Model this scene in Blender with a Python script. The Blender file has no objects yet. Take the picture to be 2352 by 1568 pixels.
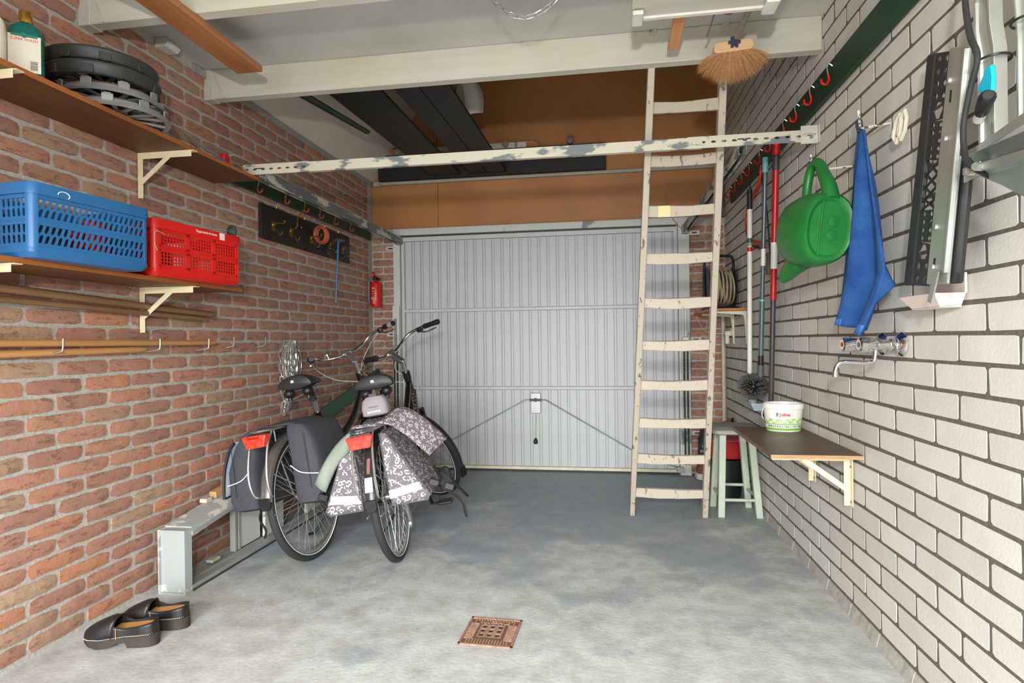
import bpy, bmesh, math, random
from mathutils import Vector, Matrix
random.seed(7)
S = bpy.context.scene
C = S.collection
R = math.radians
V = Vector

# ------------------------------------------------------------------ camera
F_PX, YAW, PITCH, ROLL, EYE = 1389.33, .15616, -.00174, -.01242, 1.17
RX, LX, DY = 1.003, -2.152, 5.36            # right wall, left wall, garage door plane
CZ = 2.66                                   # flat ceiling height
cam_d = bpy.data.cameras.new('camera'); cam = bpy.data.objects.new('camera', cam_d); C.objects.link(cam)
cam_d.sensor_width = 36; cam_d.lens = 36*F_PX/2352; cam_d.clip_start = .02
_w = V((-math.sin(YAW)*math.cos(PITCH), math.cos(YAW)*math.cos(PITCH), math.sin(PITCH)))
_r0 = V((math.cos(YAW), math.sin(YAW), 0)); _u0 = _r0.cross(_w)
_r = _r0*math.cos(ROLL)+_u0*math.sin(ROLL); _u = _u0*math.cos(ROLL)-_r0*math.sin(ROLL)
cam.matrix_world = Matrix(((_r.x,_u.x,-_w.x,0),(_r.y,_u.y,-_w.y,0),(_r.z,_u.z,-_w.z,EYE),(0,0,0,1)))
S.camera = cam
S.view_settings.view_transform = 'Standard'; S.view_settings.look = 'None'
S.view_settings.gamma = 1; S.view_settings.use_curve_mapping = False
S.view_settings.exposure = 0.28

# ------------------------------------------------------------------ world and lights
wd = bpy.data.worlds.new('world'); S.world = wd; wd.use_nodes = True
wd.node_tree.nodes['Background'].inputs[0].default_value = (.75,.85,1,1)
wd.node_tree.nodes['Background'].inputs[1].default_value = .6
def area(name, loc, rot, sx, sy, power, col=(1,1,1)):
    d = bpy.data.lights.new(name,'AREA'); d.shape='RECTANGLE'; d.size=sx; d.size_y=sy; d.energy=power; d.color=col
    o = bpy.data.objects.new(name,d); o.location=loc; o.rotation_euler=rot; C.objects.link(o); return o
# daylight entering by the open doorway in the rear wall behind the photographer
dl=area('daylight_doorway', (-.55,-2.0,1.2), (R(62),0,0), 2.3, 1.8, 112, (.97,.985,1)); dl.data.spread=R(88)
# the photographer's flash, a little above and behind the camera
fl = bpy.data.lights.new('flash','POINT'); fl.energy = 150; fl.shadow_soft_size = .05; fl.color=(1,.98,.95)
flo = bpy.data.objects.new('flash',fl); flo.location=(0,-.45,1.59); C.objects.link(flo)

# ------------------------------------------------------------------ helpers
def lin(c):
    c/=255.; return c/12.92 if c<=.04045 else ((c+.055)/1.055)**2.4
def rgb(r,g,b): return (lin(r),lin(g),lin(b),1)

class MB:
    def __init__(s): s.v=[]; s.f=[]; s.m=[]; s.cur=0
    def add(s, vs, fs):
        o=len(s.v); s.v += [V(p) for p in vs]; s.f += [tuple(i+o for i in f) for f in fs]; s.m += [s.cur]*len(fs); return s
    def bb(s,x0,x1,y0,y1,z0,z1):
        return s.add([(x0,y0,z0),(x1,y0,z0),(x1,y1,z0),(x0,y1,z0),(x0,y0,z1),(x1,y0,z1),(x1,y1,z1),(x0,y1,z1)],
                     [(3,2,1,0),(4,5,6,7),(0,1,5,4),(1,2,6,5),(2,3,7,6),(3,0,4,7)])
    def box(s,c,d,Rm=None):
        o=len(s.v); s.bb(-d[0]/2,d[0]/2,-d[1]/2,d[1]/2,-d[2]/2,d[2]/2)
        for i in range(o,len(s.v)): s.v[i]=(Rm@s.v[i] if Rm else s.v[i])+V(c)
        return s
    def bar(s,p,q,w,h,up=(0,0,1)):
        p=V(p);q=V(q);a=(q-p);L=a.length;a.normalize();up=V(up)
        if abs(a.dot(up))>.98: up=V((0,1,0))
        x=a.cross(up).normalized(); z=x.cross(a)
        Rm=Matrix((x,a,z)).transposed()
        return s.box((p+q)/2,(w,L,h),Rm)
    def loft(s,rings,closed=False,cap=True):
        o=len(s.v);n=len(rings[0]);fs=[]
        m=len(rings)
        for i in range(m if closed else m-1):
            a=i*n;b=((i+1)%m)*n
            for j in range(n): k=(j+1)%n; fs.append((a+j,a+k,b+k,b+j))
        if cap and not closed: fs.append(tuple(range(n-1,-1,-1))); fs.append(tuple(range((m-1)*n,m*n)))
        return s.add([p for r in rings for p in r],fs)
    def tube(s,pts,r,n=8,closed=False,cap=True):
        pts=[V(p) for p in pts]; m=len(pts); rings=[]; N=None
        for i,p in enumerate(pts):
            if closed: t=(pts[(i+1)%m]-pts[i-1])
            else: t=(pts[min(i+1,m-1)]-pts[max(i-1,0)])
            if t.length<1e-9: t=V((0,0,1))
            t.normalize()
            if N is None:
                N=t.orthogonal().normalized()
            else:
                N=N-t*N.dot(t)
                if N.length<1e-6: N=t.orthogonal()
                N.normalize()
            B=t.cross(N); rr=r[i] if isinstance(r,(list,tuple)) else r
            rings.append([p+(N*math.cos(2*math.pi*j/n)+B*math.sin(2*math.pi*j/n))*rr for j in range(n)])
        return s.loft(rings,closed,cap)
    def cyl(s,p,q,r,r2=None,n=12): return s.tube([p,q],[r,r if r2 is None else r2],n)
    def lathe(s,prof,o=(0,0,0),ax=(0,0,1),n=24,cap=True,sx=1,sy=1):
        a=V(ax).normalized(); x=a.orthogonal().normalized() if abs(a.z)<.99 else V((1,0,0)); y=a.cross(x); o=V(o)
        return s.loft([[o+a*h+(x*math.cos(2*math.pi*j/n)*sx+y*math.sin(2*math.pi*j/n)*sy)*rr for j in range(n)] for rr,h in prof],cap=cap)
    def ball(s,c,r,n=10,sc=(1,1,1)):
        rings=[]; c=V(c)
        for i in range(1,n):
            t=math.pi*i/n
            rings.append([c+V((r*sc[0]*math.sin(t)*math.cos(2*math.pi*j/(n+2)),r*sc[1]*math.sin(t)*math.sin(2*math.pi*j/(n+2)),-r*sc[2]*math.cos(t))) for j in range(n+2)])
        return s.loft(rings)
    def torus(s,c,ax,Rr,r,n=32,m=8,a0=0,a1=2*math.pi):
        a=V(ax).normalized(); x=a.orthogonal().normalized(); y=a.cross(x); c=V(c); full=abs(a1-a0-2*math.pi)<1e-6
        k=n if full else n+1
        return s.tube([c+(x*math.cos(a0+(a1-a0)*i/n)+y*math.sin(a0+(a1-a0)*i/n))*Rr for i in range(k)],r,m,closed=full)
    def prism(s,poly,o,ex,ey,t):
        o=V(o);ex=V(ex);ey=V(ey);ez=ex.cross(ey).normalized()*t
        a=[o+ex*x+ey*y for x,y in poly]
        return s.loft([a,[p+ez for p in a]])
    def grid(s,fn,nu,nv,cu=False):
        vs=[fn(i/nu,j/nv) for i in range(nu if cu else nu+1) for j in range(nv+1)]; fs=[]
        k=nv+1;m=nu if cu else nu+1
        for i in range(nu):
            for j in range(nv): a=i*k+j;b=((i+1)%m)*k+j; fs.append((a,b,b+1,a+1))
        return s.add(vs,fs)
    def perf(s,o,u,v,nrm,W,H,nc,nr,hw,hh,slant=0,t=.003,rnd=True):
        """perforated sheet: nc x nr cells, each with one slot of half size hw, hh"""
        o=V(o);u=V(u);v=V(v);nrm=V(nrm);cw=W/nc;ch=H/nr
        k=min(hw,hh)
        if rnd: sl=[(-hw,-hh+k*.9),(-hw*.45,-hh),(hw*.45,-hh),(hw,-hh+k*.9),(hw,hh-k*.9),(hw*.45,hh),(-hw*.45,hh),(-hw,hh-k*.9)]
        else: c_=k*.3; sl=[(-hw,-hh+c_),(-hw+c_,-hh),(hw-c_,-hh),(hw,-hh+c_),(hw,hh-c_),(hw-c_,hh),(-hw+c_,hh),(-hw,hh-c_)]
        ou=[(-1,-.5),(-.5,-1),(.5,-1),(1,-.5),(1,.5),(.5,1),(-.5,1),(-1,.5)]
        for i in range(nc):
            for j in range(nr):
                cx=(i+.5)*cw; cy=(j+.5)*ch
                q=[(cx+x*cw/2,cy+y*ch/2) for x,y in ou]; iq=[(cx+x+slant*y,cy+y) for x,y in sl]
                co=[(cx-cw/2,cy-ch/2),(cx+cw/2,cy-ch/2),(cx+cw/2,cy+ch/2),(cx-cw/2,cy+ch/2)]
                vs=[]
                for d in (0,t):
                    for x,y in q+iq+co: vs.append(o+u*x+v*y+nrm*d)
                fs=[]
                for a in range(8):
                    b=(a+1)%8
                    fs.append((a,b,8+b,8+a)); fs.append((20+b,20+a,28+a,28+b)); fs.append((8+a,8+b,28+b,28+a))
                for cn,(a,b) in enumerate(((0,1),(2,3),(4,5),(6,7))):
                    fs.append((a,16+cn,b)); fs.append((20+b,36+cn,20+a))
                s.add(vs,fs)
        return s
    def build(s,name,mat,parent=None,smooth=40,bev=0,world=True,seg=1,kind=None,label=None):
        off=V((0,0,0))
        if parent is not None and world:
            p=parent
            while p is not None: off+=p.location; p=p.parent
        me=bpy.data.meshes.new(name); me.from_pydata([p-off for p in s.v],[],s.f)
        for m in (mat if isinstance(mat,(list,tuple)) else [mat]): me.materials.append(m)
        if any(s.m): me.polygons.foreach_set('material_index',s.m)
        bm=bmesh.new(); bm.from_mesh(me); bmesh.ops.recalc_face_normals(bm,faces=bm.faces); bm.to_mesh(me); bm.free()
        if smooth: me.shade_smooth(); me.set_sharp_from_angle(angle=R(smooth))
        o=bpy.data.objects.new(name,me); C.objects.link(o)
        if parent is not None: o.parent=parent
        if bev:
            b=o.modifiers.new('bevel','BEVEL'); b.width=bev; b.segments=seg; b.limit_method='ANGLE'; b.angle_limit=R(50)
        if kind: o['kind']=kind
        if label: o['label']=label
        return o

def tag(o,label=None,cat=None,group=None,kind=None):
    if label: o['label']=label
    if cat: o['category']=cat
    if group: o['group']=group
    if kind: o['kind']=kind
    return o
def thing(name,label,cat,loc=(0,0,0),rot=(0,0,0),group=None,kind=None):
    o=bpy.data.objects.new(name,None); C.objects.link(o); o.location=loc; o.rotation_euler=rot; o.empty_display_size=.05
    return tag(o,label,cat,group,kind)
def text_mesh(txt,size,mat,parent,o,ex,ey,name='lettering',depth=.0006,align='CENTER',bold=0.0):
    """flat print: text laid in the plane spanned by ex, ey (coordinates local to the parent)"""
    cu=bpy.data.curves.new('t','FONT'); cu.body=txt; cu.size=size; cu.align_x=align; cu.align_y='CENTER'; cu.extrude=depth/2; cu.offset=bold; cu.resolution_u=2
    to=bpy.data.objects.new('t',cu); me=bpy.data.meshes.new_from_object(to)
    bpy.data.objects.remove(to); bpy.data.curves.remove(cu)
    ex=V(ex).normalized();ey=V(ey).normalized();ez=ex.cross(ey)
    M=Matrix((ex,ey,ez)).transposed().to_4x4(); M.translation=V(o); me.transform(M); me.materials.clear(); me.materials.append(mat)
    ob=bpy.data.objects.new(name,me); C.objects.link(ob); ob.parent=parent; return ob
def copy_tree(o,parent=None):
    c=o.copy(); C.objects.link(c); c.parent=parent
    for ch in list(o.children): copy_tree(ch,c)
    return c
def arc(c,ex,ey,r,a0,a1,n): c=V(c);ex=V(ex);ey=V(ey); return [c+(ex*math.cos(R(a0+(a1-a0)*i/n))+ey*math.sin(R(a0+(a1-a0)*i/n)))*r for i in range(n+1)]
def bez(pts,n=8):
    """Catmull-Rom through pts"""
    P=[V(p) for p in pts]; P=[P[0]*2-P[1]]+P+[P[-1]*2-P[-2]]; out=[]
    for i in range(1,len(P)-2):
        for k in range(n):
            t=k/n; out.append(.5*((2*P[i])+(P[i+1]-P[i-1])*t+(2*P[i-1]-5*P[i]+4*P[i+1]-P[i+2])*t*t+(3*P[i]-P[i-1]-3*P[i+1]+P[i+2])*t**3))
    out.append(P[-2]); return out

# ------------------------------------------------------------------ materials
class NT:
    def __init__(s,name):
        s.m=bpy.data.materials.new(name); s.m.use_nodes=True; s.t=s.m.node_tree; s.n=s.t.nodes; s.l=s.t.links; s.b=s.n['Principled BSDF']
        s._tc=None
    def coord(s,out='Object',scale=(1,1,1)):
        if s._tc is None: s._tc=s.n.new('ShaderNodeTexCoord')
        mp=s.n.new('ShaderNodeMapping'); mp.inputs['Scale'].default_value=scale; s.l.new(s._tc.outputs[out],mp.inputs[0]); return mp.outputs[0]
    def pos(s,scale=(1,1,1)):
        g=s.n.new('ShaderNodeNewGeometry'); mp=s.n.new('ShaderNodeMapping'); mp.inputs['Scale'].default_value=scale; s.l.new(g.outputs['Position'],mp.inputs[0]); return mp.outputs[0]
    def noise(s,vec,scale=5,detail=3,rough=.55):
        t=s.n.new('ShaderNodeTexNoise'); t.inputs['Scale'].default_value=scale; t.inputs['Detail'].default_value=detail; t.inputs['Roughness'].default_value=rough
        if vec is not None: s.l.new(vec,t.inputs['Vector'])
        return t.outputs['Fac']
    def vor(s,vec,scale=5,out='Distance'):
        t=s.n.new('ShaderNodeTexVoronoi'); t.inputs['Scale'].default_value=scale; s.l.new(vec,t.inputs['Vector']); return t.outputs[out]
    def ramp(s,fac,stops,interp='LINEAR'):
        r=s.n.new('ShaderNodeValToRGB'); r.color_ramp.interpolation=interp; e=r.color_ramp.elements
        while len(e)<len(stops): e.new(.5)
        for i,(p,c) in enumerate(stops): e[i].position=p; e[i].color=c if isinstance(c,(tuple,list)) else (c,c,c,1)
        s.l.new(fac,r.inputs[0]); return r.outputs[0]
    def mix(s,fac,a,b,mode='MIX'):
        x=s.n.new('ShaderNodeMix'); x.data_type='RGBA'; x.blend_type=mode; x.clamp_result=False
        for sock,val in ((x.inputs[0],fac),(x.inputs[6],a),(x.inputs[7],b)):
            if hasattr(val,'is_output'): s.l.new(val,sock)
            else: sock.default_value=val
        return x.outputs[2]
    def math(s,op,a,b=0.,c=None):
        x=s.n.new('ShaderNodeMath'); x.operation=op
        for i,val in enumerate((a,b) if c is None else (a,b,c)):
            if hasattr(val,'is_output'): s.l.new(val,x.inputs[i])
            else: x.inputs[i].default_value=val
        return x.outputs[0]
    def bump(s,h,dist=.002,strength=1):
        b=s.n.new('ShaderNodeBump'); b.inputs['Distance'].default_value=dist; b.inputs['Strength'].default_value=strength; s.l.new(h,b.inputs['Height']); s.l.new(b.outputs[0],s.b.inputs['Normal'])
    def set(s,col=None,rough=None,metal=None,**k):
        for key,val in (('Base Color',col),('Roughness',rough),('Metallic',metal),*k.items()):
            if val is None: continue
            if hasattr(val,'is_output'): s.l.new(val,s.b.inputs[key])
            else: s.b.inputs[key].default_value=val
        return s.m
_mc={}
def pm(name,col,rough=.5,metal=0.,var=.12,scale=14,bump=0.,bscale=60,spec=None,coat=0):
    """plain surface with slight procedural variation of tone"""
    if name in _mc: return _mc[name]
    t=NT(name); v=t.coord(); n=t.noise(v,scale,4)
    a=tuple(c*(1-var) for c in col[:3])+(1,); b=tuple(min(1,c*(1+var)) for c in col[:3])+(1,)
    t.set(t.ramp(n,[(.25,a),(.75,b)]),t.ramp(n,[(.2,max(0,rough-.08)),(.8,min(1,rough+.08))]),metal)
    if bump: t.bump(t.noise(v,bscale,3),bump)
    if spec is not None: t.b.inputs['Specular IOR Level'].default_value=spec
    if coat: t.b.inputs['Coat Weight'].default_value=coat
    _mc[name]=t.m; return t.m
def wood(name,c1,c2,rough=.6,axis=1,scale=1.,bump=.0006):
    if name in _mc: return _mc[name]
    t=NT(name); sc=[26*scale]*3; sc[axis]=1.6*scale; v=t.coord('Object',sc)
    n=t.noise(v,1.,6,.62); n2=t.noise(t.coord('Object',(3,3,3)),1.2,2)
    f=t.math('ADD',t.math('MULTIPLY',n,.75),t.math('MULTIPLY',n2,.25))
    t.set(t.ramp(f,[(.34,c1),(.66,c2)]),rough); t.bump(n,bump); _mc[name]=t.m; return t.m
def peel(name,paint,under,thr=.6,scale=9,rough=.55,umetal=0.,stretch=(1,1,1),soft=.02):
    """painted surface flaking to what lies under it"""
    if name in _mc: return _mc[name]
    t=NT(name); v=t.coord('Object',stretch); n=t.noise(v,scale,7,.62); k=t.ramp(n,[(thr-soft,0.),(thr+soft,1.)])
    n2=t.noise(v,3.,3); p=t.mix(n2,tuple(c*.86 for c in paint[:3])+(1,),paint)
    t.set(t.mix(k,p,under),rough,t.math('MULTIPLY',k,umetal)); t.bump(t.math('SUBTRACT',1.,k),.0008); _mc[name]=t.m; return t.m
def rndsrc(t):
    oi=t.n.new('ShaderNodeObjectInfo'); at=t.n.new('ShaderNodeAttribute'); at.attribute_name='rnd'
    return t.math('FRACT',t.math('ADD',oi.outputs['Random'],at.outputs['Fac']))

# red handmade brick
t=NT('red_brick'); r_=rndsrc(t); pw=t.pos(); nz=t.noise(pw,38,5,.65); nb=t.noise(pw,9,3)
base=t.ramp(r_,[(0,rgb(164,120,102)),(.18,rgb(188,138,115)),(.36,rgb(168,128,108)),(.5,rgb(206,140,104)),(.62,rgb(174,144,118)),(.75,rgb(186,158,126)),(.86,rgb(166,123,107)),(1,rgb(202,144,115))])
c=t.mix(t.math('MULTIPLY',nb,.55),base,rgb(152,110,93)); c=t.mix(t.ramp(nz,[(.3,.35),(.7,0.)]),c,rgb(128,94,80))
wh=t.ramp(t.noise(t.pos((1,1,1)),3.1,6,.7),[(.66,0.),(.74,.55)]); c=t.mix(wh,c,rgb(205,190,178))
cs=t.noise(t.pos((1,.35,1.3)),34,5,.72); cz_=t.ramp(cs,[(.34,0.),(.44,1.)]); t.set(t.mix(t.math('MULTIPLY',t.math('SUBTRACT',1.,cz_),.14),c,rgb(120,84,70)),.9); t.bump(t.math('ADD',t.math('MULTIPLY',nz,.6),t.math('MULTIPLY',cz_,.6)),.0045); RED=t.m
t=NT('mortar_grey'); pw=t.pos(); n=t.noise(pw,60,4,.7); t.set(t.ramp(n,[(.3,rgb(160,156,146)),(.7,rgb(194,190,180))]),.95); t.bump(n,.003); MORTAR=t.m
# white sand-lime brick
t=NT('white_brick'); r_=rndsrc(t); pw=t.pos(); n=t.noise(pw,6,4); pit=t.vor(t.pos((1,1,.7)),42); pk=t.ramp(pit,[(.0,1.),(.11,0.)])
c=t.ramp(r_,[(0,rgb(202,198,188)),(.5,rgb(212,208,199)),(1,rgb(219,216,208))]); c=t.mix(t.math('MULTIPLY',t.ramp(n,[(.35,0.),(.75,1.)]),.35),c,rgb(184,178,168))
pm_=t.math('MULTIPLY',pk,t.ramp(t.noise(pw,2.2,3),[(.45,0.),(.6,.55)])); c=t.mix(pm_,c,rgb(140,136,128))
t.set(c,.82); t.bump(t.math('SUBTRACT',t.noise(pw,90,3),pm_),.0009); WHITE=t.m
t=NT('joint_dark'); pw=t.pos(); n=t.noise(pw,50,4,.7); t.set(t.ramp(n,[(.3,rgb(86,81,72)),(.7,rgb(110,104,93))]),.95); t.bump(n,.002); JOINT=t.m
t=NT('plinth_cement'); pw=t.pos(); n=t.noise(pw,22,5,.65); t.set(t.ramp(n,[(.3,rgb(150,147,138)),(.7,rgb(184,181,172))]),.92); t.bump(n,.003); PLINTH=t.m
# concrete floor: worn blue-grey paint over bare concrete
t=NT('floor_concrete'); pw=t.pos(); sp=t.n.new('ShaderNodeSeparateXYZ'); t.l.new(pw,sp.inputs[0])
gy=t.math('MULTIPLY',t.math('SUBTRACT',sp.outputs[1],3.0),.16)
n1=t.noise(pw,1.7,8,.68); n2=t.noise(pw,7,6,.7); n3=t.noise(pw,60,3)
n1=t.ramp(n1,[(.30,0.),(.70,1.)]); k=t.math('ADD',t.math('ADD',t.math('MULTIPLY',n1,.62),t.math('MULTIPLY',n2,.38)),t.math('MULTIPLY',gy,1.15))
k=t.ramp(k,[(.46,0.),(.54,.6),(.66,1.)])
bare=t.ramp(n2,[(.3,rgb(160,161,156)),(.5,rgb(184,186,184)),(.7,rgb(204,206,204))])
paint=t.ramp(n2,[(.3,rgb(132,140,147)),(.7,rgb(160,167,173))])
c=t.mix(k,bare,paint); st=t.ramp(t.noise(pw,2.6,6,.7),[(.6,0.),(.72,.4)]); c=t.mix(st,c,rgb(138,132,116))
sp_=t.ramp(t.vor(pw,16),[(0,1.),(.05,0.)]); c=t.mix(t.math('MULTIPLY',sp_,.6),c,rgb(218,216,210))
t.set(c,t.ramp(n2,[(.3,.5),(.7,.68)])); t.bump(t.math('ADD',n3,n2),.0015); FLOOR=t.m
t=NT('ceiling_board'); pw=t.pos(); n=t.noise(pw,1.8,4); t.set(t.ramp(n,[(.3,rgb(184,184,176)),(.7,rgb(202,201,194))]),.75); t.bump(t.noise(pw,40,3),.001); CEIL=t.m
t=NT('beam_white'); v=t.coord('Object',(2,18,18)); n=t.noise(v,1,5); n2=t.noise(t.coord('Object',(1.2,1,1)),1.5,3)
t.set(t.mix(t.ramp(n2,[(.4,0.),(.75,.55)]),t.ramp(n,[(.3,rgb(194,192,178)),(.7,rgb(208,206,192))]),rgb(198,186,148)),.6); t.bump(n,.0012); BEAM=t.m
t=NT('hardboard_brown'); pw=t.pos(); n=t.noise(pw,2.2,5); n2=t.noise(pw,120,2); c=t.ramp(n,[(.3,rgb(172,116,64)),(.7,rgb(190,132,78))]); c=t.mix(t.math('MULTIPLY',n2,.3),c,rgb(146,94,48)); t.set(c,.5); t.bump(n2,.0004); HARD=t.m
ROOF=pm('roof_panel_white',rgb(206,198,184),.75,scale=3,var=.06)
LOFTK=wood('loft_dark_board',rgb(18,20,18),rgb(32,35,31),.6,axis=1)
BLACKB=pm('black_board',rgb(20,20,19),.55,scale=6)
CREAM=pm('cream_bracket',rgb(222,208,170),.45,var=.1,scale=12)
SHELF=wood('shelf_ply_brown',rgb(88,48,18),rgb(112,66,28),.5,axis=1,scale=.7)
EDGE=wood('shelf_edge_orange',rgb(140,80,32),rgb(166,100,46),.5,axis=1)
ORANGEW=wood('plank_orange',rgb(146,88,50),rgb(184,122,78),.55,axis=1,scale=.6)
CHROME=pm('chrome',rgb(225,225,225),.12,1.,var=.05)
STEEL=pm('galvanised_steel',rgb(196,200,194),.34,.72,var=.14,scale=7)
STEELD=pm('steel_dull',rgb(150,152,150),.45,.9,var=.15,scale=9)
BLACK=pm('black_plastic',rgb(28,28,30),.45,scale=20)
RUBBER=pm('black_rubber',rgb(44,44,45),.75,scale=20)
WHITEP=pm('white_plastic',rgb(230,228,218),.4,var=.05)
IVORY=pm('ivory_plastic',rgb(214,208,188),.45,var=.06)
BRASS=pm('brass_old',rgb(150,118,56),.35,.9,var=.2)
REDP=pm('red_plastic',rgb(206,30,22),.38,var=.08,scale=5)
BLUEP=pm('blue_plastic',rgb(40,100,152),.38,var=.1,scale=5)
GREENB=pm('green_paint_board',rgb(12,58,40),.5,var=.2,scale=8)
GREENP=pm('green_plastic',rgb(24,108,42),.42,var=.16,scale=6,bump=.0006,bscale=30)
DOORW=pm('door_white_paint',rgb(190,194,193),.45,var=.07,scale=5)
DOORG=pm('door_grey_sheet',rgb(172,176,174),.5,var=.08,scale=6)
PEELD=peel('door_frame_paint',rgb(206,208,202),rgb(122,132,134),.60,5,stretch=(1,1,.6))
PEELB=peel('track_bar_paint',rgb(204,198,176),rgb(112,118,120),.55,7,stretch=(.6,1,1.6))
PEELL=peel('ladder_paint',rgb(190,179,160),rgb(112,94,78),.625,30,stretch=(1,1,.45),soft=.03)
PEELT=peel('track_paint',rgb(200,196,178),rgb(118,126,128),.47,9,stretch=(1,.35,1),umetal=.4)
PEELW=peel('peg_rail_paint',rgb(222,216,204),rgb(150,110,80),.62,16)
SAGE=pm('stool_sage_paint',rgb(178,186,166),.5,var=.08)

# ------------------------------------------------------------------ the setting
def struct(name,mb,mat,label,cat,parent=None,**k):
    o=mb.build(name,mat,parent,**k); tag(o,label,cat,kind='structure'); return o
fm=MB(); fm.bb(LX-.3,RX+.3,-2.3,DY+.3,-.06,0)
struct('floor',fm,FLOOR,'worn grey painted concrete floor of the garage','floor',smooth=0)

# ---- bricks: a few mesh variants shared by all pieces
def red_variant(L,H,seed):
    """handmade brick, long side along y, face towards +x; face 6 mm proud, back in the mortar"""
    rn=random.Random(seed); nu,nv=6,3; mb=MB(); top=[]
    for i in range(nu+1):
        for j in range(nv+1):
            u=-1+2*i/nu; v=-1+2*j/nv
            y=u*L/2; z=v*H/2
            ed=max(abs(u),abs(v))>=.999
            cr=(abs(u)>.99 and abs(v)>.99)
            y+=rn.uniform(-.003,.003); z+=rn.uniform(-.0022,.0022)
            if cr: y*=1-rn.uniform(.012,.05); z*=1-rn.uniform(.06,.3)
            x=.0035+rn.uniform(-.0016,.0016) if ed else .0085+rn.uniform(-.0018,.0018)
            top.append((x,y,z))
    k=nv+1; fs=[(i*k+j,(i+1)*k+j,(i+1)*k+j+1,i*k+j+1) for i in range(nu) for j in range(nv)]
    ring=[i*k for i in range(nu+1)]+[nu*k+j for j in range(1,nv+1)]+[i*k+nv for i in range(nu-1,-1,-1)]+[j for j in range(nv-1,0,-1)]
    n0=len(top); back=[(-.012,top[a][1]*1.01,top[a][2]*1.02) for a in ring]
    fs+=[(ring[a],n0+a,n0+(a+1)%len(ring),ring[(a+1)%len(ring)]) for a in range(len(ring))]
    mb.add(top+back,fs); return mb
def white_variant(L,H,seed):
    """sawn sand-lime brick, face towards -x"""
    rn=random.Random(seed); mb=MB(); f=[]; 
    for su,sv in ((-1,-1),(1,-1),(1,1),(-1,1)):
        c1=rn.uniform(.003,.012); c2=rn.uniform(.003,.009); y=su*L/2+rn.uniform(-.002,.002); z=sv*H/2+rn.uniform(-.0015,.0015)
        a=(y-su*c1,z); b=(y,z-sv*c2)
        f += [b,a] if su*sv>0 else [a,b]
    n=len(f)
    A=[(-.0014,y*.9965,z*.99) for y,z in f]; B=[(-.0005,y,z) for y,z in f]; D=[(.012,y,z) for y,z in f]
    mb.loft([A,B,D],cap=False); mb.f.append(tuple(range(n))); mb.m.append(0); return mb
def mesh_of(mb,name,mat,smooth):
    o=mb.build(name,mat,None,smooth=smooth); me=o.data; bpy.data.objects.remove(o); return me
def px_area(p,a):
    q=V(p)-V((0,0,EYE)); d=q.dot(_w)
    if d<.3: return 0
    x=1176+F_PX*q.dot(_r)/d; y=784-F_PX*q.dot(_u)/d
    if not(-60<x<2412 and -40<y<1608): return 0
    return a/d**3
def lay_bricks(wall,items,variants,name,mat,limit=300,rot=0.):
    """items: (centre, kind); the pieces that show largest are objects, the rest one merged part"""
    items=sorted(items,key=lambda t:-px_area(t[0],1)); rest=MB(); rv=[]
    if limit<0: limit=len(items)
    nface=[]
    for i,(c,kd) in enumerate(items):
        vm,mbs=variants[kd]; k=random.randrange(len(vm))
        if i<limit:
            o=bpy.data.objects.new(name,vm[k]); C.objects.link(o); o.parent=wall; o.location=V(c)-wall.location; o.rotation_euler=(0,0,rot)
            if kd!='h' and random.random()<.5 : pass
        else:
            m=mbs[k]; Rm=Matrix.Rotation(rot,3,'Z'); rest.add([Rm@p+V(c) for p in m.v],m.f); rv+= [random.random()]*len(m.v)
    if rest.v:
        o=rest.build(name+'_field',mat,wall,smooth=40,kind='stuff')
        at=o.data.attributes.new('rnd','FLOAT','POINT'); at.data.foreach_set('value',rv)
def variants(fn,sizes,mat,smooth,nvar=6):
    out={}
    for kd,(L,H) in sizes.items():
        mbs=[fn(L,H,101*hash_(kd)+i) for i in range(nvar)]; out[kd]=([mesh_of(m,'brick',mat,smooth) for m in mbs],mbs)
    return out
def hash_(s): return sum(ord(c)*(i+3) for i,c in enumerate(s))

# left wall, red brick
CL,PL=.06882,.25493
m=MB(); m.bb(LX-.25,LX,-2.2,DY+.3,0,CZ+.02)
wl=struct('wall_left',m,MORTAR,'red handmade brick wall with pale grey mortar on the left','wall',smooth=0)
vr=variants(red_variant,{'f':(PL-.016,CL-.0145),'h':(PL/2-.016,CL-.0145)},RED,50,8)
items=[]; z0=1.14832-16*CL
for kz in range(39):
    z=1.14832-(16-kz)*CL
    if z+CL/2>CZ-.005: break
    odd=(16-kz)%2
    y=2.07203-8*PL+(0 if odd else PL/2)+PL/2
    while y<DY-.03:
        if y>.55 and y+PL/2<DY+.02: items.append(((LX+random.uniform(-.001,.0015),y+random.uniform(-.003,.003),z),'f'))
        elif y>.55: items.append(((LX,y-PL/4+.004,z),'h'))
        y+=PL
lay_bricks(wl,items,vr,'brick',RED)

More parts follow.
